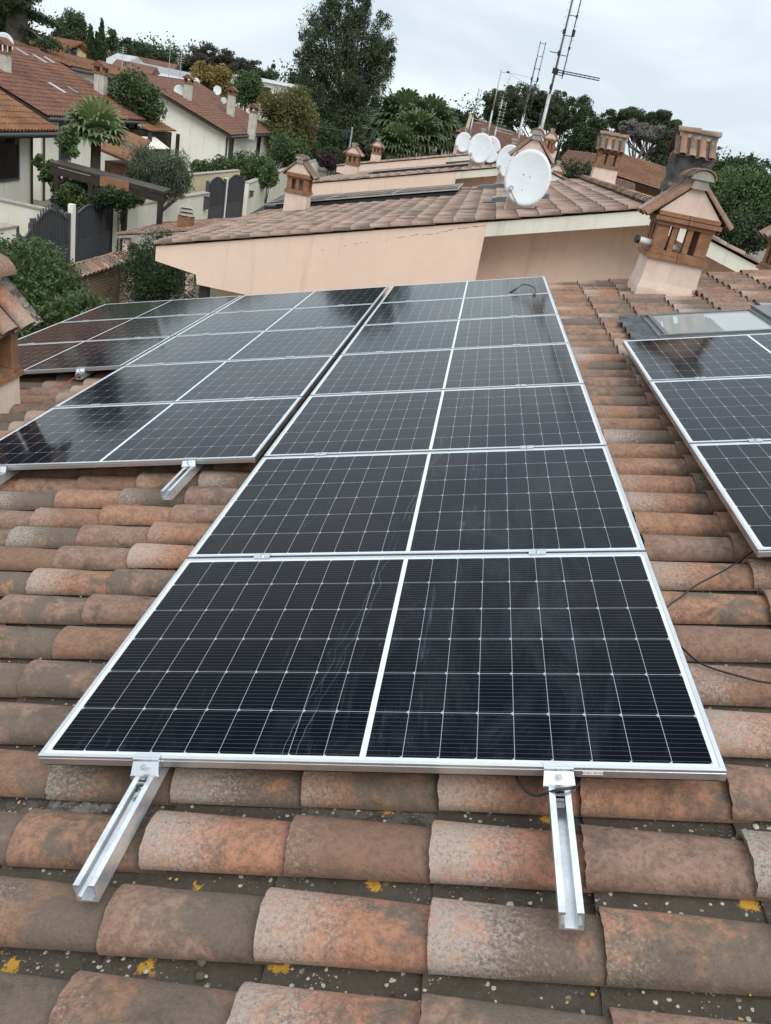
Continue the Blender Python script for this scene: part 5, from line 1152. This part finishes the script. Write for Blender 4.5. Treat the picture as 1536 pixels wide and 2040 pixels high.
for i, (x0, ty, w_, Y, l_) in enumerate(((181, 50, 9, 74, 'left and shorter of the dark cypresses'), (193, 66, 9, 75, 'middle cypress, half hidden between the other two'), (203, 40, 8.5, 73, 'right and tallest of the dark cypresses'))):
    yb = 122; n_ = 7; tp, bp = at(x0, ty, Y), at(x0, yb, Y); k_ = (Y - CW.y) / FPX; bl = []
    for j in range(n_):
        s_ = (j + .3) / n_; c = bp.lerp(tp, s_); rr = w_ * k_ * (1 - s_ ** 2.2 * .85); bl.append((tuple(c), (rr * .8, rr * .8, (tp.z - bp.z) / n_ * 1.0)))
    tree('cypress', l_, 'cypress', (bp.x, bp.y, GZ), (tp.x, tp.y, tp.z - 1.2), bl, G['dark'], 7000, .30, 60 + i, nc=200, spread=.16, up=3.0, branches=False, tr=.15, width=.35)
# cedar top left
t = thing('cedar', 'large dark cedar with a thick trunk and drooping tiers at the top left', 'cedar', (at(36, 90, 56).x, 56, GZ)); rg = np.random.default_rng(70); b = MB(); q0, q1 = at(36, 110, 56), at(28, -140, 56)
b.tube([(q0.x, 56, GZ), tuple(q0), tuple(q1)], [.75, .72, .45], 12); mb = MB()
for j in range(34):
    s_ = rg.uniform(.08, 1); c = q0.lerp(q1, s_); a = rg.uniform(0, 6.28); ln = rg.uniform(2.0, 3.6) * (1.15 - .45 * s_); e = c + Vector((math.cos(a) * ln, math.sin(a) * ln, .25 - .28 * ln))
    b.tube([c, c.lerp(e, .5) + Vector((0, 0, .25)), e], [.12, .08, .03], 6)
    for m_ in range(9):
        f_ = .3 + .75 * m_ / 9; cc = c.lerp(e, f_) + Vector((rg.normal(0, .3), rg.normal(0, .3), .18 - .25 * f_)); P = np.array(cc) + rg.normal(0, 1, (75, 3)) * np.array([.36, .36, .13]); leaf_mesh(mb, P, rg, .24, .09, -.15, np.full(75, rg.random()))
b.build('trunk', M['bark_grey'], t, smooth=True); mb.build('crown', G['dark'], t)
ptree('conifer', 'dark conifer mass behind the cedar at the left edge', 'tree', 5, 60, 62, [(5, 30, 45, 40), (10, 75, 40, 30)], G['dark'], 7000, 6, 71, 8, nc=80)
for i, (x0, y0, rx_, rz_, Y, l_, mt_) in enumerate(((150, 58, 22, 26, 118, 'feathery grey eucalypt right of the cedar', 'poplar'), (122, 66, 14, 24, 120, 'slender eucalypt touching the cedar', 'poplar'), (135, 85, 22, 16, 116, 'low dark tree below the eucalypts', 'dark'), (222, 82, 9, 16, 125, 'wispy half-bare tree right of the cypresses', 'poplar'),
        (253, 92, 13, 10, 140, 'small round pine on the skyline', 'pine'), (278, 98, 12, 11, 142, 'second small pine on the skyline', 'pine'), (262, 112, 26, 12, 138, 'dark bushy mass under the skyline pines', 'dark'), (312, 112, 34, 15, 134, 'broad dark tree below the skyline left of the stone pine', 'dark'), (372, 130, 7, 14, 128, 'little dark cypress left of the autumn trees', 'dark'))):
    ptree('skyline_tree', l_, 'tree', x0, y0 + rz_ * .6, Y, [(x0, y0, rx_, rz_), (x0 - rx_ * .4, y0 + rz_ * .5, rx_ * .6, rz_ * .6), (x0 + rx_ * .45, y0 + rz_ * .35, rx_ * .6, rz_ * .6)], G[mt_], 3200 if rx_ < 20 else 6000, 5, 75 + i, 4, nc=60 if i != 3 else 30, spread=.2, nbr=2, group='trees on the far skyline')
b = MB(); n_ = 40; ctr = at(330, 128, 300)                      # far wooded hill
P, CL = clumps(np.random.default_rng(4), [(px(x_, y_, 300), (9, 8, 5)) for x_, y_ in ((215, 110), (250, 114), (285, 118), (320, 124), (355, 132), (390, 142), (430, 150), (480, 160), (180, 106))] + [(px(x_, y_, 290), (10, 8, 6)) for x_, y_ in ((560, 180), (600, 190), (1000, 262), (930, 250))], 260, 12000, .3)
leaf_mesh(b, P, np.random.default_rng(5), 1.0, .6, .2, CL); tag(b.build('distant_woodland', G['pine'], None), 'low wooded ridge on the skyline behind the villas', 'woodland', kind='stuff')
# stone pines
def stone_pine(label, cx, cy, rx_, rz_, Y, base_px, mat, nl, seed, nb=9, leaf=5, trw=12, bark='bark', spread=.13, flat=.6, gap=1.0, nc=160, lift=0):
    rg = np.random.default_rng(seed); k_ = (Y - CW.y) / FPX; t = thing('stone_pine', label, 'pine tree', (at(base_px, cy + rz_, Y).x, Y, GZ)); b = MB(); fork = at(base_px, cy + rz_ * 1.6 + lift, Y); blobs = []
    b.tube([(fork.x + .3, Y, GZ), tuple(fork)], [trw * k_ / 2 * 1.2, trw * k_ / 2], 10)
    for i in range(nb):
        u_ = (i + .5) / nb * 2 - 1; yy = cy + .19 * u_ * rx_ - rz_ * math.sqrt(max(0, 1 - u_ * u_)) * .42 + rz_ * .28; dy = rg.uniform(-1, 1) * rx_ * k_ * .5
        c = at(cx + u_ * rx_ * .82, yy + rg.uniform(-.1, .1) * rz_, Y); c.y += dy; blobs.append((tuple(c), (rx_ * k_ * 1.7 / nb * gap, rx_ * k_ * .35, rz_ * k_ * .42 * gap)))
        if abs(u_) < .85: blobs.append(((c.x, c.y - .5, c.z - rz_ * k_ * .38), (rx_ * k_ * 1.5 / nb * gap, rx_ * k_ * .3, rz_ * k_ * .26 * gap)))
        for w_ in range(3):
            e = c + Vector((rg.normal(0, .5) * rx_ * k_ / nb, rg.normal(0, .6), rg.uniform(-.2, .3) * rz_ * k_)); m_ = fork.lerp(e, .5) + Vector((0, 0, -.10 * (e - fork).length)); b.tube([fork, m_, e], [trw * k_ * .22, trw * k_ * .12, trw * k_ * .04], 6)
            for v_ in range(4): b.tube([m_.lerp(e, .3 + .15 * v_), e + Vector((rg.normal(0, .8), rg.normal(0, .8), rg.uniform(-.4, .2))) * rz_ * k_ * .25], [trw * k_ * .05, trw * k_ * .02], 5)
    b.build('trunk', M[bark], t, smooth=True); P, CL = clumps(rg, blobs, nc, nl, spread, .5, flat); mb = MB(); leaf_mesh(mb, P, rg, leaf * k_, leaf * k_ * .4, .5, CL); mb.build('crown', mat, t); return t
stone_pine('dusky brown umbrella pine above the autumn trees on the left skyline', 444, 122, 68, 34, 128, 455, G['pine_brown'], 15000, 90, leaf=4.5, gap=1.2, spread=.2)
stone_pine('broad ragged pine with open branches behind the antenna masts', 1078, 220, 132, 66, 74, 1105, G['pine'], 60000, 91, nb=15, leaf=4.2, trw=8, spread=.12, flat=.8, gap=1.0, nc=420)
stone_pine('smooth umbrella pine right of the masts', 1290, 250, 80, 42, 96, 1290, G['pine'], 50000, 92, nb=9, leaf=4.5, trw=8, gap=1.25, spread=.2)
stone_pine('bare grey pine standing before the umbrella pine', 1290, 262, 56, 24, 80, 1262, G['grey'], 30000, 93, nb=7, leaf=4, trw=7, bark='bark_grey', spread=.24, nc=160, lift=35)
stone_pine('dark pine crown left of the ragged pine above the palms', 925, 240, 50, 30, 92, 925, G['dark'], 9000, 94, nb=6, leaf=5.5)
ptree('evergreen', 'dark evergreen mass below the ragged pine', 'tree', 1160, 300, 70, [(1170, 290, 46, 26), (1190, 268, 26, 24), (1195, 305, 30, 28), (1000, 272, 42, 14), (960, 266, 30, 14)], G['dark'], 15000, 6, 95, 8, nc=150, nbr=2)
ptree('evergreen', 'dark tree behind the chimney with open posts', 'tree', 1330, 320, 68, [(1332, 305, 22, 34), (1222, 290, 16, 26)], G['dark'], 7000, 6, 96, 8, nc=70, nbr=2)
for i, (pb, Y, l_, mt_, nl) in enumerate((([(1470, 392, 62, 46), (1430, 420, 40, 42), (1510, 410, 40, 60)], 36, 'big mid-green tree filling the right edge of the photo', 'green', 24000), ([(1430, 345, 70, 28), (1340, 340, 40, 18), (1490, 340, 40, 22)], 60, 'dark round treetops behind the big green tree on the right', 'dark', 9000), ([(1470, 462, 55, 34), (1420, 478, 36, 26), (1530, 455, 30, 30)], 30, 'shady lower foliage under the big green tree', 'dark', 14000))):
    ptree('garden_tree', l_, 'tree', pb[0][0], pb[0][1] + 20, Y, pb, G[mt_], nl, 7, 100 + i, 10, nc=170, spread=.17, nbr=4)
for i, (x0, y0, rx_, rz_, l_) in enumerate(((400, 150, 14, 22, 'leftmost golden autumn tree below the brown pine'), (422, 158, 13, 22, 'middle golden autumn tree'), (443, 160, 13, 26, 'right golden autumn tree, the tallest of its row'))):
    ptree('autumn_tree', l_, 'tree', x0, y0 + 10, 100, [(x0, y0, rx_, rz_)], G['yellow'], 3500, 5, 110 + i, 4, nc=40, up=.9, nbr=3)
ptree('evergreen', 'dark green tree behind the red roof next to the autumn trees', 'tree', 490, 185, 96, [(485, 178, 30, 26), (515, 190, 22, 22), (505, 160, 16, 14)], G['green'], 8000, 5, 114, 6, nc=70)
ptree('skyline_tree', 'pine right of the brown umbrella pine', 'tree', 540, 160, 130, [(540, 148, 13, 15), (520, 150, 12, 14), (590, 165, 16, 20)], G['pine'], 3500, 5, 115, 4, nc=40, group='trees on the far skyline')
ptree('dark_tree', 'dense dark tree between the two big villas', 'tree', 272, 215, 48, [(268, 190, 42, 38), (290, 205, 30, 30), (240, 195, 22, 26)], G['laurel'], 14000, 6, 116, 7, nc=140, nbr=2)
ptree('olive_tree', 'silvery olive tree leaning over the cream street wall', 'olive tree', 318, 370, 31, [(300, 335, 40, 30), (345, 345, 34, 34), (330, 372, 34, 20), (275, 345, 22, 22)], G['olive'], 22000, 9, 117, 8, nc=200, spread=.2, up=1.1, width=.16, nbr=4)
ptree('oleander', 'leafy oleander in front of the white villa', 'shrub', 120, 380, 28.5, [(125, 385, 26, 26), (100, 350, 14, 26), (138, 285, 18, 22), (75, 320, 8, 20)], G['green'], 7000, 8, 118, 4, nc=80, nbr=3)
ptree('creeper', 'low creeper over the wall beside the near gates', 'shrub', 235, 398, 26.2, [(225, 394, 40, 14), (198, 404, 22, 12), (262, 400, 22, 10)], G['dark'], 6000, 7, 119, 4, nc=60)
ptree('jasmine', 'bushy plant with small white flowers behind the near gates', 'shrub', 150, 400, 27.2, [(150, 395, 30, 26)], G['laurel'], 5000, 7, 120, 4, nc=50)
ptree('clipped_hedge', 'clipped dark hedge in front of the red-roofed villa', 'hedge', 430, 350, 50, [(400, 345, 26, 24), (430, 345, 30, 22), (465, 345, 34, 24), (505, 338, 34, 26), (530, 345, 22, 24)], G['laurel'], 16000, 6, 121, 4, nc=160, spread=.2, nbr=2)
ptree('clipped_hedge', 'long dark hedge below the tall tree at the far end of the street', 'hedge', 660, 330, 66, [(640, 306, 24, 12), (665, 316, 26, 14), (690, 326, 24, 14)], G['dark'], 7000, 5, 122, 4, nc=80)
ptree('evergreen', 'dark undergrowth beneath the tall tree behind the small chimneys', 'tree', 690, 290, 84, [(650, 280, 40, 30), (700, 295, 50, 26), (735, 300, 36, 30)], G['dark'], 9000, 6, 123, 4, nc=90)
ptree('purple_shrub', 'purple-leaved shrub beside the far hedge', 'shrub', 655, 322, 62, [(652, 318, 22, 14)], G['purple'], 3000, 5, 124, 3, nc=30)
ptree('potted_tree', 'small leafy tree rising by the far cream wall', 'tree', 532, 372, 33, [(532, 352, 17, 16), (540, 338, 8, 10)], G['green'], 2500, 6, 125, 3, nc=40, nbr=3)
ptree('ivy', 'ivy creeping over the red tiled roof behind the nearest dish', 'ivy', 1165, 350, 50, [(1150, 345, 34, 16), (1180, 360, 26, 14), (1110, 330, 14, 10)], G['dark'], 4000, 5, 126, 3, nc=90, spread=.3)
p0, p1 = at(610, 252, 75), at(697, 296, 60); o = MB(); o.tube([at(470, 235, 90), at(560, 243, 82), at(697, 262, 60)], .03, 5)
tag(o.build('overhead_wire', M['cable'], None), 'thin overhead wire crossing in front of the tall tree', 'wire')
p = at(697, 320, 60); t = thing('street_pole', 'thin grey pole between the small chimneys and the tall tree', 'pole', (p.x, p.y, GZ)); b = MB(); q = at(702, 256, 60); b.tube([(q.x, 60, GZ), (q.x, 60, q.z)], [.07, .05], 8); b.build('pole_shaft', M['galv'], t)
b = MB(); b.tube([(q.x, 60, q.z - .02), (q.x, 60, q.z + .08)], .075, 8); b.build('pole_cap', M['galv'], t)
MW.clear()
